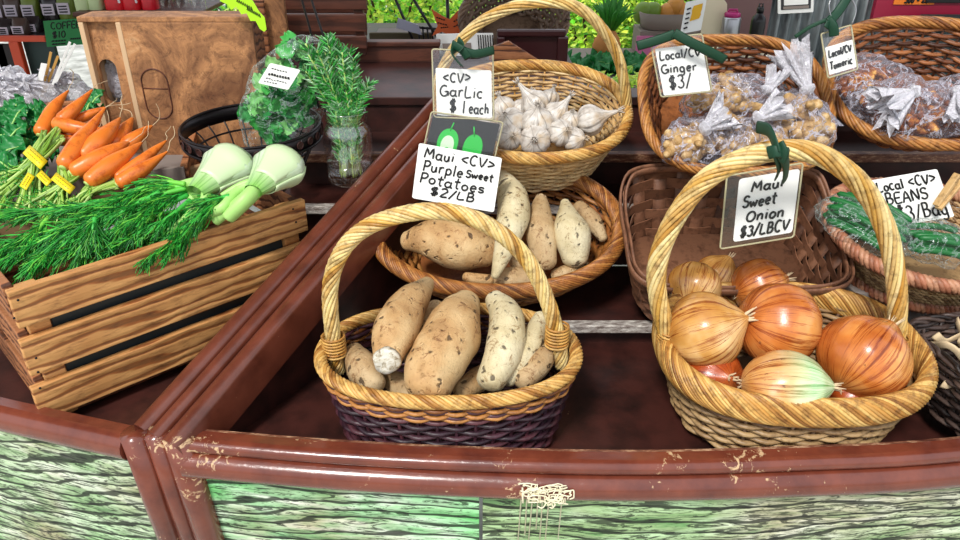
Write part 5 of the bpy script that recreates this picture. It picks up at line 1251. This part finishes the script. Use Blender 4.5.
# mango bowl
mt=at_y(666,27,2.7); tb_=thing('display_crate','grey-brown wooden stand under the mango bowl beyond the ginger basket','crate',(mt.x,2.72,.70)); mb=MB(); mb.box((mt.x+.01,2.715,(mt.z+.70)/2-.002),(.26,.16,mt.z-.704)); mb.build('crate_body',M['greycard'],tb_,smooth=False,bevel=.004)
M['pinkbox']=plain('pink_patterned_card','d878a8',.6)
bx(tb_,'printed_panel',637,662,36,60,2.625,.006,'pinkbox',0)
o=thing('wooden_bowl','long brown wooden bowl of mangoes beyond the ginger basket','bowl',mt); s=pxm(mt); mb=MB(); 
vs=[];n=32
for (k_,z_) in ((.86,0),(1.0,15*s),(.94,15*s),(.8,3*s)):
    for j in range(n): vs.append(mt+sup(2*PI*j/n,29*s*k_,.09*k_,3)+V((0,0,z_)))
fs=[tuple(range(n-1,-1,-1))]+[(i*n+j,i*n+(j+1)%n,(i+1)*n+(j+1)%n,(i+1)*n+j) for i in range(3) for j in range(n)]+[tuple(3*n+j for j in range(n))]
mb.add(vs,fs); mb.build('bowl',M['box_grey_w'] if 'box_grey_w' in M else M['greycard'],o)
M['mango_g']=plain('green_mango','6c8a2c',.4); M['mango_o']=plain('orange_mango','c88838',.4)
for px,py,m_,lab in ((643,13,'mango_g','dull green mango at the left end of the wooden bowl'),(652,13,'mango_g','brighter green mango second from left in the wooden bowl'),(667,14,'mango_o','orange-green mango in the middle of the wooden bowl'),(675,8,'mango_o','orange mango at the back right of the wooden bowl'),(682,14,'mango_o','reddish mango at the right end of the wooden bowl')):
    c=at_y(px,py,2.72); r=9.5*s; b_=MB(); Mx=basis(V((.2,-.2,1)),loc=c); b_.lathe([(r*math.sin(PI*t)**.9 if 0<t<1 else 0,-r*1.15*math.cos(PI*t)) for t in [j/14 for j in range(15)]],20,Mx,fn=lambda q,a_,t:V((q.x*(1+.1*math.sin(a_)),q.y*.85,q.z))); q=b_.build('mango',M[m_]); orient(q,c); tag(q,lab,'mango','mangoes in the wooden bowl')
# easel cards
M['amber']=plain('amber_card','e8b020',.5)
o=thing('display_card','white card on a stand with amber tag, right of the mango bowl','display card',at_y(690,36,2.5)); fr=frame_px((686,2),(707,-2),(680,34),2.5,2.45); card(o,fr); 
mb=MB(); f2=sub(fr,.35,.35,.85,.85,.002); mb.prism([(0,0),(.9,.08),(1,.3),(.94,.45),(1,.6),(1,1),(.15,.95),(.05,.7),(.1,.5)],f2,.001); mb.build('amber_tag',M['amber'],o,smooth=False)
mb=MB()
for k in range(2): mb.tube([V((fr[0].x+.02+.07*k,fr[0].y,fr[0].z)),V((fr[0].x+.02+.07*k,fr[0].y+.01,.70))],.004,6)
mb.build('stand_leg',M['black'],o); mb=MB()
for k in range(5): mb.tube([fr[0]+fr[1]*.12+fr[2]*(.15+k*.15)+fr[3]*.002,fr[0]+fr[1]*.3+fr[2]*(.17+k*.15)+fr[3]*.002],.003,4)
mb.build('print',M['ink'],o)
o=thing('cream_board','cream board leaning behind the display card','board',at_y(712,38,2.65)); fr=(at_y(700,40,2.62),V((pxm(at_y(700,40,2.62)),0,0)),V((0,.2,1)).normalized()*pxm(at_y(700,40,2.62)),V((0,-1,.2)).normalized()); mb=MB(); mb.prism([(0,0),(26,0),(24,34),(14,46),(2,46)],fr,.01); M['cream']=plain('cream_paint','e4d8b8',.6); mb.build('board',M['cream'],o,smooth=False)
# bottles
def bottle(px,pyb,y,rpx,hpx,label,m_,cap,group,two=False):
    b_=at_y(px,pyb,y); s=pxm(b_); R=rpx*s; Hh=hpx*s*1.03; o=thing('water_bottle',label,'bottle',b_,group)
    if not two: prof=[(0,0),(R*.95,0),(R,R*.1),(R,Hh*.66),(R*.9,Hh*.74),(R*.5,Hh*.80),(R*.42,Hh*.84),(0,Hh*.84)]
    else: prof=[(0,0),(R*.95,0),(R,R*.1),(R,Hh*.80),(R*.9,Hh*.84),(0,Hh*.84)]
    mb=MB(); mb.lathe(prof,24,Matrix.Translation(b_)); mb.build('body',M[m_],o)
    mb=MB(); cr=R*(.48 if not two else .85); mb.lathe([(0,Hh*.84),(cr,Hh*.84),(cr,Hh*.92),(cr*.8,Hh*.95),(0,Hh*.95)],20,Matrix.Translation(b_)); mb.build('cap',M[cap],o)
    mb=MB(); mb.tube([b_+V((-cr*.6,0,Hh*.93)),b_+V((-cr*.5,0,Hh*1.01)),b_+V((cr*.5,0,Hh*1.01)),b_+V((cr*.6,0,Hh*.93))],R*.12,6); mb.build('loop',M[cap],o)
    return o
tz=at_y(735,54,2.6); ta=thing('ledge_table','pale ledge carrying the two drink bottles in front of the brown post','table',(tz.x,2.65,0)); mb=MB(); mb.box((tz.x+.02,2.68,tz.z-.012),(.42,.24,.024)); mb.build('table_top',M['cream'],ta,smooth=False)
for x in (-.16,.2): mb=MB(); mb.box((tz.x+x,2.68,tz.z/2-.012),(.04,.04,tz.z-.024)); mb.build('leg',M['greycard'],ta,smooth=False)
bottle(727,51,2.6,9,38,'steel and black drink bottle with magenta top on the pale ledge','steel','magenta','bottles on the ledge',True)
o=bottle(753,54,2.6,7,46,'slim black drink bottle with pointed lid on the pale ledge','black','blackplastic','bottles on the ledge')
# ---- wire rack, tray and orange leaf sign (behind, upper middle)
o=thing('wire_rack','black wire basket rack with grey card labels behind the brown wooden box','wire rack',at_y(430,45,1.25)); mb=MB()
for k in range(12): mb.tube([at_y(418+k*4.5,26+k*.4,1.25),at_y(420+k*4.5,44,1.25)],.0022,4)
mb.tube([at_y(412,27,1.25),at_y(475,32,1.25)],.003,5); mb.tube([at_y(412,44,1.25),at_y(475,45,1.25)],.003,5)
for x,x2 in ((393,414),(410,440)): mb.tube([at_y(x,-6,1.25),at_y(x2,42,1.25)],.0035,5)
mb.tube([at_y(447,-6,1.25),at_y(449,40,1.25)],.004,6); mb.build('wire_frame',M['black'],o)
fr=frame_px((398,19),(420,28),(396,28),1.24); 
M['lilac']=plain('grey_lilac_card','a4a4b8',.5)
mb=MB(); P=[at_y(*q,1.24) for q in ((396,28),(398,18),(418,25),(422,35))]; 
mb.add(P+[p+V((0,.004,0)) for p in P],[(0,1,2,3),(7,6,5,4),(0,4,5,1),(1,5,6,2),(2,6,7,3),(3,7,4,0)]); mb.build('label_card',M['lilac'],o,smooth=False)
o=thing('wooden_tray','weathered grey-brown wooden tray under the wire rack','tray',at_y(400,44,1.28)); bx(o,'front_board',369,432,33,45,1.30,.012,'box_grey2'); bx(o,'bottom_board',369,432,43,46,1.31,.2,'box_grey')
o=thing('leaf_sign','orange leaf-shaped handwritten sign in the black wire rack','sign',at_y(450,34,1.2)); s=pxm(at_y(450,20,1.2)); fr=(at_y(432,36,1.2),V((s,0,0)),V((0,0,s)),V((0,-1,0)))
mb=MB(); mb.prism([(0,0),(6,10),(0,26),(10,20),(18,16),(26,24),(36,30),(34,20),(40,8),(38,0),(30,4),(20,0),(10,4)],fr,.003); mb.build('card',M['orange_card'],o,smooth=False)
mb=MB()
for (u,v,w,g) in ((5,18,9,-.3),(6,13,10,-.25),(22,14,10,.5),(22,9,11,.45),(9,8,8,.1)):
    for k in range(4): mb.tube([fr[0]+fr[1]*(u+w*k/4)+fr[2]*(v+g*w*k/4)+fr[3]*.001,fr[0]+fr[1]*(u+w*(k+.7)/4)+fr[2]*(v+g*w*(k+.6)/4)+fr[3]*.001],.0014,4)
mb.build('handwriting',M['ink'],o)
zt_=at_y(400,46,1.30).z; o=thing('back_table','dark table just behind the stand under the wire rack','table',(.0,1.5,0)); mb=MB(); mb.box((-.26,1.42,zt_-.012),(.62,.42,.02)); mb.build('table_top',M['tread'],o,smooth=False)
for x in (-.54,.0):
    for y in (1.25,1.6): mb=MB(); mb.box((x,y,zt_/2-.012),(.04,.04,zt_-.026)); mb.build('leg',M['brownwood'],o,smooth=False)
# ---- background wicker basket
c=at_y(512,34,1.2); m_=Matrix.Translation(c)@Matrix.Rotation(math.radians(62),4,'X'); o=thing('wicker_basket','brown wicker basket lying on its side behind the garlic basket handle','basket',mat=m_)
weave(.115,.075,.10,2.2,8,26,.0036,.62,seed=77).build('woven_wall',M['w_grey'],o,local=True); stakes_mb(.115,.075,.10,2.2,26,.0032,.62).build('stakes',M['w_grey'],o,local=True); rope(rim_path(.115,.075,2.2,.10,100),4,.005,.004,12,closed=True).build('rim',M['w_grey'],o,local=True); base_mb(.115,.075,2.2,.62).build('basket_base',M['w_grey'],o,local=True)
# ---- lime leaf sign hanging over the plywood box
o=thing('leaf_sign','lime green leaf-shaped handwritten sign hanging at the top left','sign',at_y(240,10,.57)); s=pxm(at_y(240,10,.57))/4.8; fr=(at_y(180,0,.57),V((s,0,0)),V((0,.1,1)).normalized()*s,V((0,-1,.1)).normalized())
mb=MB(); mb.prism([(190,-5),(225,-20),(240,-45),(265,-30),(285,-65),(310,-60),(325,-95),(350,-95),(365,-130),(385,-145),(398,-135),(395,-80),(370,-50),(350,-10),(330,20),(200,20)][::-1],fr,.0015); mb.build('card',M['lime'],o,smooth=False)
mb=MB(); 
for (u,v,w) in ((270,-2,70),(315,-40,60)):
    P=[fr[0]+fr[1]*(u+w*k/16)+fr[2]*(v-w*.55*k/16+ (9 if k%2 else -5))+fr[3]*.001 for k in range(17)]; mb.tube(P,.0007,4)
mb.build('handwriting',M['ink'],o)
mb=MB(); mb.tube([fr[0]+fr[1]*250+fr[2]*18,fr[0]+fr[1]*250+fr[2]*300],.0006,4); mb.build('thread',M['ink'],o)
# ---- coffee shelf far left
ys=1.45; sh=thing('coffee_shelf','dark cabinet with red-edged shelf of coffee bags at upper left','shelf',(at_y(20,60,ys).x,ys,0))
bx(sh,'shelf_edge',-60,46,36,42,ys,.012,'redpaint'); bx(sh,'shelf_board',-60,76,36.5,41,ys+.012,.22,'black'); bx(sh,'post',17.5,21.5,42,90,ys,.02,'redpaint'); bx(sh,'cabinet_panel',22,110,41,260,ys+.03,.012,'tealpanel')
for x in (-40,-28,-16,-4,3,9.5): bx(sh,'vent_slat',x,x+4.5,44,120,ys+.02,.008,'steel_dull' if 'steel_dull' in M else 'iron')
bx(sh,'back_panel',-60,190,-80,36,ys+.235,.012,'black'); bx(sh,'upper_shelf',72,200,12.5,17,ys+.0,.22,'brownwood')
bx(sh,'lower_panel',-60,18,43,260,ys+.04,.012,'black')
M['pouch_dark']=plain('dark_pouch','2a2426',.25); M['pouch_green']=plain('olive_pouch','6c7c2c',.35); M['pouch_brown']=plain('brown_pouch','4a3830',.35); M['label_pale']=plain('pale_label','c8bcc8',.5)
def pouch(px,pyb,y,wpx,hpx,mat,label,name='coffee_bag',cat='coffee bag',group='coffee bags on the shelf',lab='label_pale'):
    b_=at_y(px,pyb,y); s=pxm(b_); w=wpx*s/2; h=hpx*s*1.02; o=thing(name,label,cat,b_,group); mb=MB(); vs=[]; n=16
    for (z,kx,ky) in ((0,.86,1),(.08,.95,1.05),(.5,1,.9),(.8,1,.5),(.93,1,.12),(1,1,.08)):
        for j in range(n): vs.append(b_+sup(2*PI*j/n,w*kx,.022*ky,3.5)+V((0,0,h*z)))
    fs=[tuple(range(n-1,-1,-1))]+[(i*n+j,i*n+(j+1)%n,(i+1)*n+(j+1)%n,(i+1)*n+j) for i in range(5) for j in range(n)]+[tuple(5*n+j for j in range(n))]
    mb.add(vs,fs); mb.build('pouch',M[mat],o)
    if lab:
        mb=MB(); mb.prism([(-.75*w,.22*h),(.75*w,.22*h),(.75*w,.62*h),(-.75*w,.62*h)],(b_+V((0,-.0235,0)),V((1,0,0)),V((0,0,1)),V((0,-1,0))),.0015); lb=mb.build('label',M[lab],o,smooth=False)
        mb=MB()
        for k in range(3): mb.tube([b_+V((-.5*w,-.0245,h*(.3+.1*k))),b_+V((.5*w,-.0245,h*(.31+.1*k)))],.0016,4)
        mb.build('label_print',M['ink'],lb)
    return o
for px,pyb,y,m_,lab in ((-6,36,ys+.05,'pouch_dark','dark coffee bag cut by the left photo edge, lower shelf row'),(9,37,ys+.05,'pouch_dark','dark coffee bag with pale label, first whole one from left in the lower row'),(24,36,ys+.05,'pouch_brown','dark coffee bag second from left in the lower row'),(36,34,ys+.08,'pouch_dark','plain dark bag right of the coffee bags, near the green sign'),):
    pouch(px,pyb,y,15,17,m_,lab)
for px,pyb,y,m_,lab in ((3,20,ys+.13,'pouch_brown','brown coffee bag at far left in the upper row'),(18,19,ys+.13,'pouch_brown','brown coffee bag second from left in the upper row'),(35,19,ys+.13,'pouch_green','olive coffee bag with pink label in the upper row'),(55,18,ys+.13,'pouch_dark','dark coffee bag with pale label right of the olive one'),(70,17,ys+.13,'pouch_green','olive bag above the green coffee sign')):
    pouch(px,pyb+2,y,16,26,m_,lab)
bx(sh,'riser_block',-60,78,20.5,36,ys+.105,.06,'black')
M['wl']=plain('white_green_pouch','c8d8a0',.4); M['strawb']=None
m=Mat('strawberry_print',.35); v=m.vor(m.coord('Object'),62); m.color(m.ramp(v,[(.16,'ffffff'),(.24,'d4101c'),(.6,'e81828')])); M['strawb']=m.m
for px,w_,m_,lab in ((86,15,'wl','white and green snack pouch, leftmost above the plywood box'),(99,14,'wl','white and green snack pouch left of the strawberry pouches'),(118,20,'strawb','red strawberry-print pouch, left of the two'),(135,18,'strawb','red strawberry-print pouch, right of the two'),(152,15,'redp','plain red pouch at right of the strawberry pouches')):
    if m_=='redp': M['redp']=plain('red_pouch','e0182c',.3)
    pouch(px,12,ys+.06,w_,30,m_,lab,'snack_pouch','pouch','snack pouches above the plywood box',None)
for px,lab in ((168,'clear jar at left behind the lime leaf sign'),(184,'clear jar second from left behind the lime leaf sign'),(200,'clear jar at right behind the lime leaf sign')):
    b_=at_y(px,12,ys+.06); s=pxm(b_); o=thing('storage_jar',lab,'jar',b_,'jars behind the leaf sign'); mb=MB(); mb.lathe([(0,0),(7*s,0),(7.4*s,2*s),(7.4*s,24*s),(6*s,27*s),(0,27*s)],20,Matrix.Translation(b_)); mb.build('glass',M['glass'],o); mb=MB(); mb.lathe([(0,27*s),(6.4*s,27*s),(6.4*s,31*s),(0,31*s)],20,Matrix.Translation(b_)); mb.build('lid',M['steel'],o)
# coffee sign
fr=frame_px((43,21),(84,18),(47,47),ys-.01); o=thing('coffee_sign','green handwritten coffee sign hanging from the red shelf edge','sign',fr[0]); card(o,fr,'greensign',r=.01)
lines(o,fr,[('COFFEE',.16,.66,.24,.74),('$10',.16,.34,.24,.36)],.0030); mb=MB()
for (u,v,w) in ((.14,.20,.36),(.60,.24,.26),(.14,.08,.34)):
    for k in range(5): mb.tube([fr[0]+fr[1]*(u+w*k/5)+fr[2]*v+fr[3]*.001,fr[0]+fr[1]*(u+w*(k+.75)/5)+fr[2]*(v+.01)+fr[3]*.001],.0018,4)
mb.build('small_print',M['ink'],o)
# ================================================================== wall at the right, ground, plants
yw=3.1
mb=MB(); xa=at_y(762,20,yw).x; xb=3.6; n=int((xb-xa)/.0125); vs=[]
for i in range(n+1):
    x=xa+(xb-xa)*i/n; o_=.012*math.cos(2*PI*(x-xa)/.05); vs += [V((x,yw+o_,0)),V((x,yw+o_,2.1))]
mb.add(vs,[(2*i,2*i+2,2*i+3,2*i+1) for i in range(n)]); mb.v=mb.v
m=Mat('corrugated_metal',.35,Metallic=.7); m.color(m.ramp(m.noise(m.coord('Object',(1,1,.2)),14,4),[(.35,'6c7478'),(.6,'b4bcc0')])); M['corr']=m.m
wl=mb.build('wall_back',M['corr']); tag(wl,'grey corrugated metal wall behind the turmeric basket','wall',kind='structure'); md=wl.modifiers.new('s','SOLIDIFY'); md.thickness=.003
M['post']=plain('mauve_brown_panel','6a4c4c',.5)
pa=at_y(712,0,2.95).x; pb_=at_y(773,0,2.95).x; mb=MB(); mb.box(((pa+pb_)/2,3.0,1.05),(pb_-pa,.10,2.1)); q=mb.build('wall_pier',M['post'],None,smooth=False,bevel=.005); tag(q,'mauve-brown wall pier beside the corrugated metal','wall',kind='structure')
o=thing('framed_notice','small framed notice with black and white print on the corrugated wall','notice',at_y(795,12,yw-.03)); fr=frame_px((778,-14),(814,-16),(778,14),yw-.03); card(o,fr,'paper',th=.01,name='frame'); f2=sub(fr,.08,.14,.92,.9,.002); card(o,f2,'card_dark'); f3=sub(fr,.16,.30,.84,.8,.004); card(o,f3,'paper',name='print_area'); f4=sub(fr,.14,.16,.86,.26,.004); card(o,f4,'greycard',name='caption_strip')
o=thing('crimson_board','crimson painted board with orange label on the corrugated wall','notice board',at_y(930,20,yw-.05)); bx(o,'board',884,1010,-30,20,yw-.045,.03,'crimson'); bx(o,'dark_panel',936,1010,-30,3,yw-.055,.012,'black'); bx(o,'orange_label',897,934,-10,4.5,yw-.05,.004,'orange_bright',0)
fr=(at_y(899,4,yw-.0505),V((at_y(932,4,yw-.09).x-at_y(899,4,yw-.09).x,0,0)),V((0,0,.05)),V((0,-1,0))); mb=MB(); write(mb,'300',fr,.15,.12,.5,.3,.008); write(mb,'-',fr,.5,.12,.5,.12,.008); write(mb,'2k',fr,.68,.12,.5,.2,.008); mb.build('label_writing',M['ink'],o)
o=thing('teal_cabinet','dark teal cabinet edge below the crimson board at right','cabinet',(at_y(950,40,yw-.25).x,yw-.25,0)); bx(o,'cabinet_body',944,1030,22,300,yw-.3,.2,'tealpanel')
# ground
m=Mat('paving',.8); m.color(m.ramp(m.noise(m.coord('Object'),6,5),[(.35,'8c8c84'),(.6,'c4c4bc')])); M['pave']=m.m
mb=MB(); mb.box((0,4,-.05),(24,22,.1)); q=mb.build('ground',M['pave'],None,smooth=False); tag(q,'pale paved ground','ground',kind='structure')
# bushes: crowns of separate leaves round branching stems
def bush(label,c,R,n,seed,mat='bush',group='sunlit bushes behind the stall',lw=.03,name='leafy_bush',zr=None,flowers=None):
    c=V(c); rnd=random.Random(seed); o=thing(name,label,'bush',(c.x,c.y,0),group); zr=zr or R
    mb=MB()
    for k in range(9):
        a_=rnd.uniform(0,6.28); e=c+V((math.cos(a_)*R*.7,math.sin(a_)*R*.7,rnd.uniform(-.3,.7)*zr)); mb.tube(catmull([V((c.x,c.y,0)),V((c.x+math.cos(a_)*R*.2,c.y+math.sin(a_)*R*.2,c.z*.6)),e],5),[.014-.0010*q for q in range(11)],5)
    mb.build('stems',M['bark'],o); mb=MB()
    for k in range(n):
        while True:
            q=V((rnd.uniform(-1,1),rnd.uniform(-1,1),rnd.uniform(-1,1)))
            if .35<q.length<1: break
        p=c+V((q.x*R,q.y*R,q.z*zr))*(.85+.3*nz(q,2.2,seed)); d=V((rnd.uniform(-1,1),rnd.uniform(-1,.4),rnd.uniform(-.7,.6))).normalized(); s_=d.cross(V((rnd.uniform(-.4,.4),-.6,1))).normalized(); L=lw*rnd.uniform(.8,1.5); w=L*.32; u=d.cross(s_)
        vs=[p,p+d*L*.35+s_*w+u*w*.3,p+d*L,p+d*L*.35-s_*w+u*w*.3]; mb.add(vs,[(0,1,2),(0,2,3)])
    tag(mb.build('foliage',M[mat],o,smooth=False),None,None,kind='stuff')
    if flowers:
        mb=MB()
        for k in range(flowers):
            q=V((rnd.uniform(-1,1),rnd.uniform(-1,-.2),rnd.uniform(-.8,1))).normalized(); p=c+V((q.x*R,q.y*R,q.z*zr)); 
            for g in range(5):
                a_=2*PI*g/5; d=(V((math.cos(a_),0,math.sin(a_)))+V((0,-.3,0)))*.016; s_=V((-math.sin(a_),0,math.cos(a_)))*.008; mb.add([p,p+d*.6+s_,p+d,p+d*.6-s_],[(0,1,2,3)])
        M['petal']=M.get('petal') or leafy('petals',['f070b0','ffffff','ffd0e4'],.5); tag(mb.build('blossoms',M['petal'],o,smooth=False),None,None,kind='stuff')
    return o
bush('tall bright yellow-green bush beyond the pineapple',(.62,3.55,.85),.42,5200,1,zr=.6)
bush('bright bush behind the mango bowl',(1.02,3.75,.9),.40,4200,2,zr=.6)
bush('bright bush showing above the brown box, upper middle',(-.42,3.2,.95),.42,4600,3,zr=.55)
bush('pale yellow-green bush behind the orange leaf sign',(.06,4.1,.8),.5,4600,4,zr=.6)
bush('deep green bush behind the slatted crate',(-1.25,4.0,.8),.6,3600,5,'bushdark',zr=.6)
bush('bright bush between far table and ginger basket, low down',(.48,1.95,.62),.2,2200,6,zr=.22,lw=.02,flowers=60)
bush('low bright bush left of the brown wooden box',(-.9,3.0,.6),.4,2500,7,zr=.4)
bush('wide hedge far behind the pineapple table',(.9,5.4,.6),.9,6000,8,zr=.75,lw=.06)
bush('wide hedge far behind at centre left',(-.9,5.6,.6),1.1,6000,9,zr=.7,lw=.06)
# ---- boxes under the coiled basket
o=thing('cardboard_box','grey-brown cardboard box on the shelf under the coiled basket','box',(.64,.32,.842)); mb=MB(); mb.box((.665,.335,.8705),(.34,.13,.057)); mb.build('box_body',M['box_grey'],o,smooth=False,bevel=.002); mb=MB(); mb.box((.665,.335,.8994),(.342,.05,.0012)); mb.build('tape',M['box_grey2'],o,smooth=False)
# unseen overhead slab, added to cut top light and leave the bushes lit
mb=MB(); mb.box((.2,.85,2.42),(6.4,1.9,.06)); q=mb.build('shade_roof',M['brownwood'],None,smooth=False); tag(q,'unseen slab added over the stall to cut top light','shade_roof',kind='structure')
# ================================================================== camera, light, world
cd=bpy.data.cameras.new('camera'); co_=bpy.data.objects.new('camera',cd); COL.objects.link(co_)
co_.location=CAM; co_.rotation_euler=(PI/2-PITCH,0,0); cd.sensor_width=36; cd.lens=36*F/960; cd.clip_start=.01; cd.clip_end=200
bpy.context.scene.camera=co_
w=bpy.data.worlds.new('world'); bpy.context.scene.world=w; w.use_nodes=True; nt=w.node_tree
bg=nt.nodes['Background']; bg.inputs[1].default_value=1.0
tc=nt.nodes.new('ShaderNodeTexCoord'); sx=nt.nodes.new('ShaderNodeSeparateXYZ'); nt.links.new(tc.outputs['Generated'],sx.inputs[0])
rp=nt.nodes.new('ShaderNodeValToRGB'); rp.color_ramp.elements[0].position=.45; rp.color_ramp.elements[0].color=(.30,.34,.26,1); rp.color_ramp.elements[1].position=.62; rp.color_ramp.elements[1].color=(.92,.97,1.05,1)
mr=nt.nodes.new('ShaderNodeMapRange'); mr.inputs[1].default_value=-1; mr.inputs[2].default_value=1; nt.links.new(sx.outputs[2],mr.inputs[0]); nt.links.new(mr.outputs[0],rp.inputs[0]); nt.links.new(rp.outputs[0],bg.inputs[0])
def sun(name,d,energy,angle,col=(1,1,1)):
    l=bpy.data.lights.new(name,'SUN'); l.energy=energy; l.angle=math.radians(angle); l.color=col
    o=bpy.data.objects.new(name,l); COL.objects.link(o); o.rotation_euler=V(d).to_track_quat('-Z','Y').to_euler(); o.location=(0,0,4)
sun('sun',(.35,.75,-1.0),2.7,11,(1,.97,.92))
vs_=bpy.context.scene.view_settings; vs_.view_transform='Standard'; vs_.look='None'; vs_.gamma=1; vs_.use_curve_mapping=False; vs_.exposure=0.24
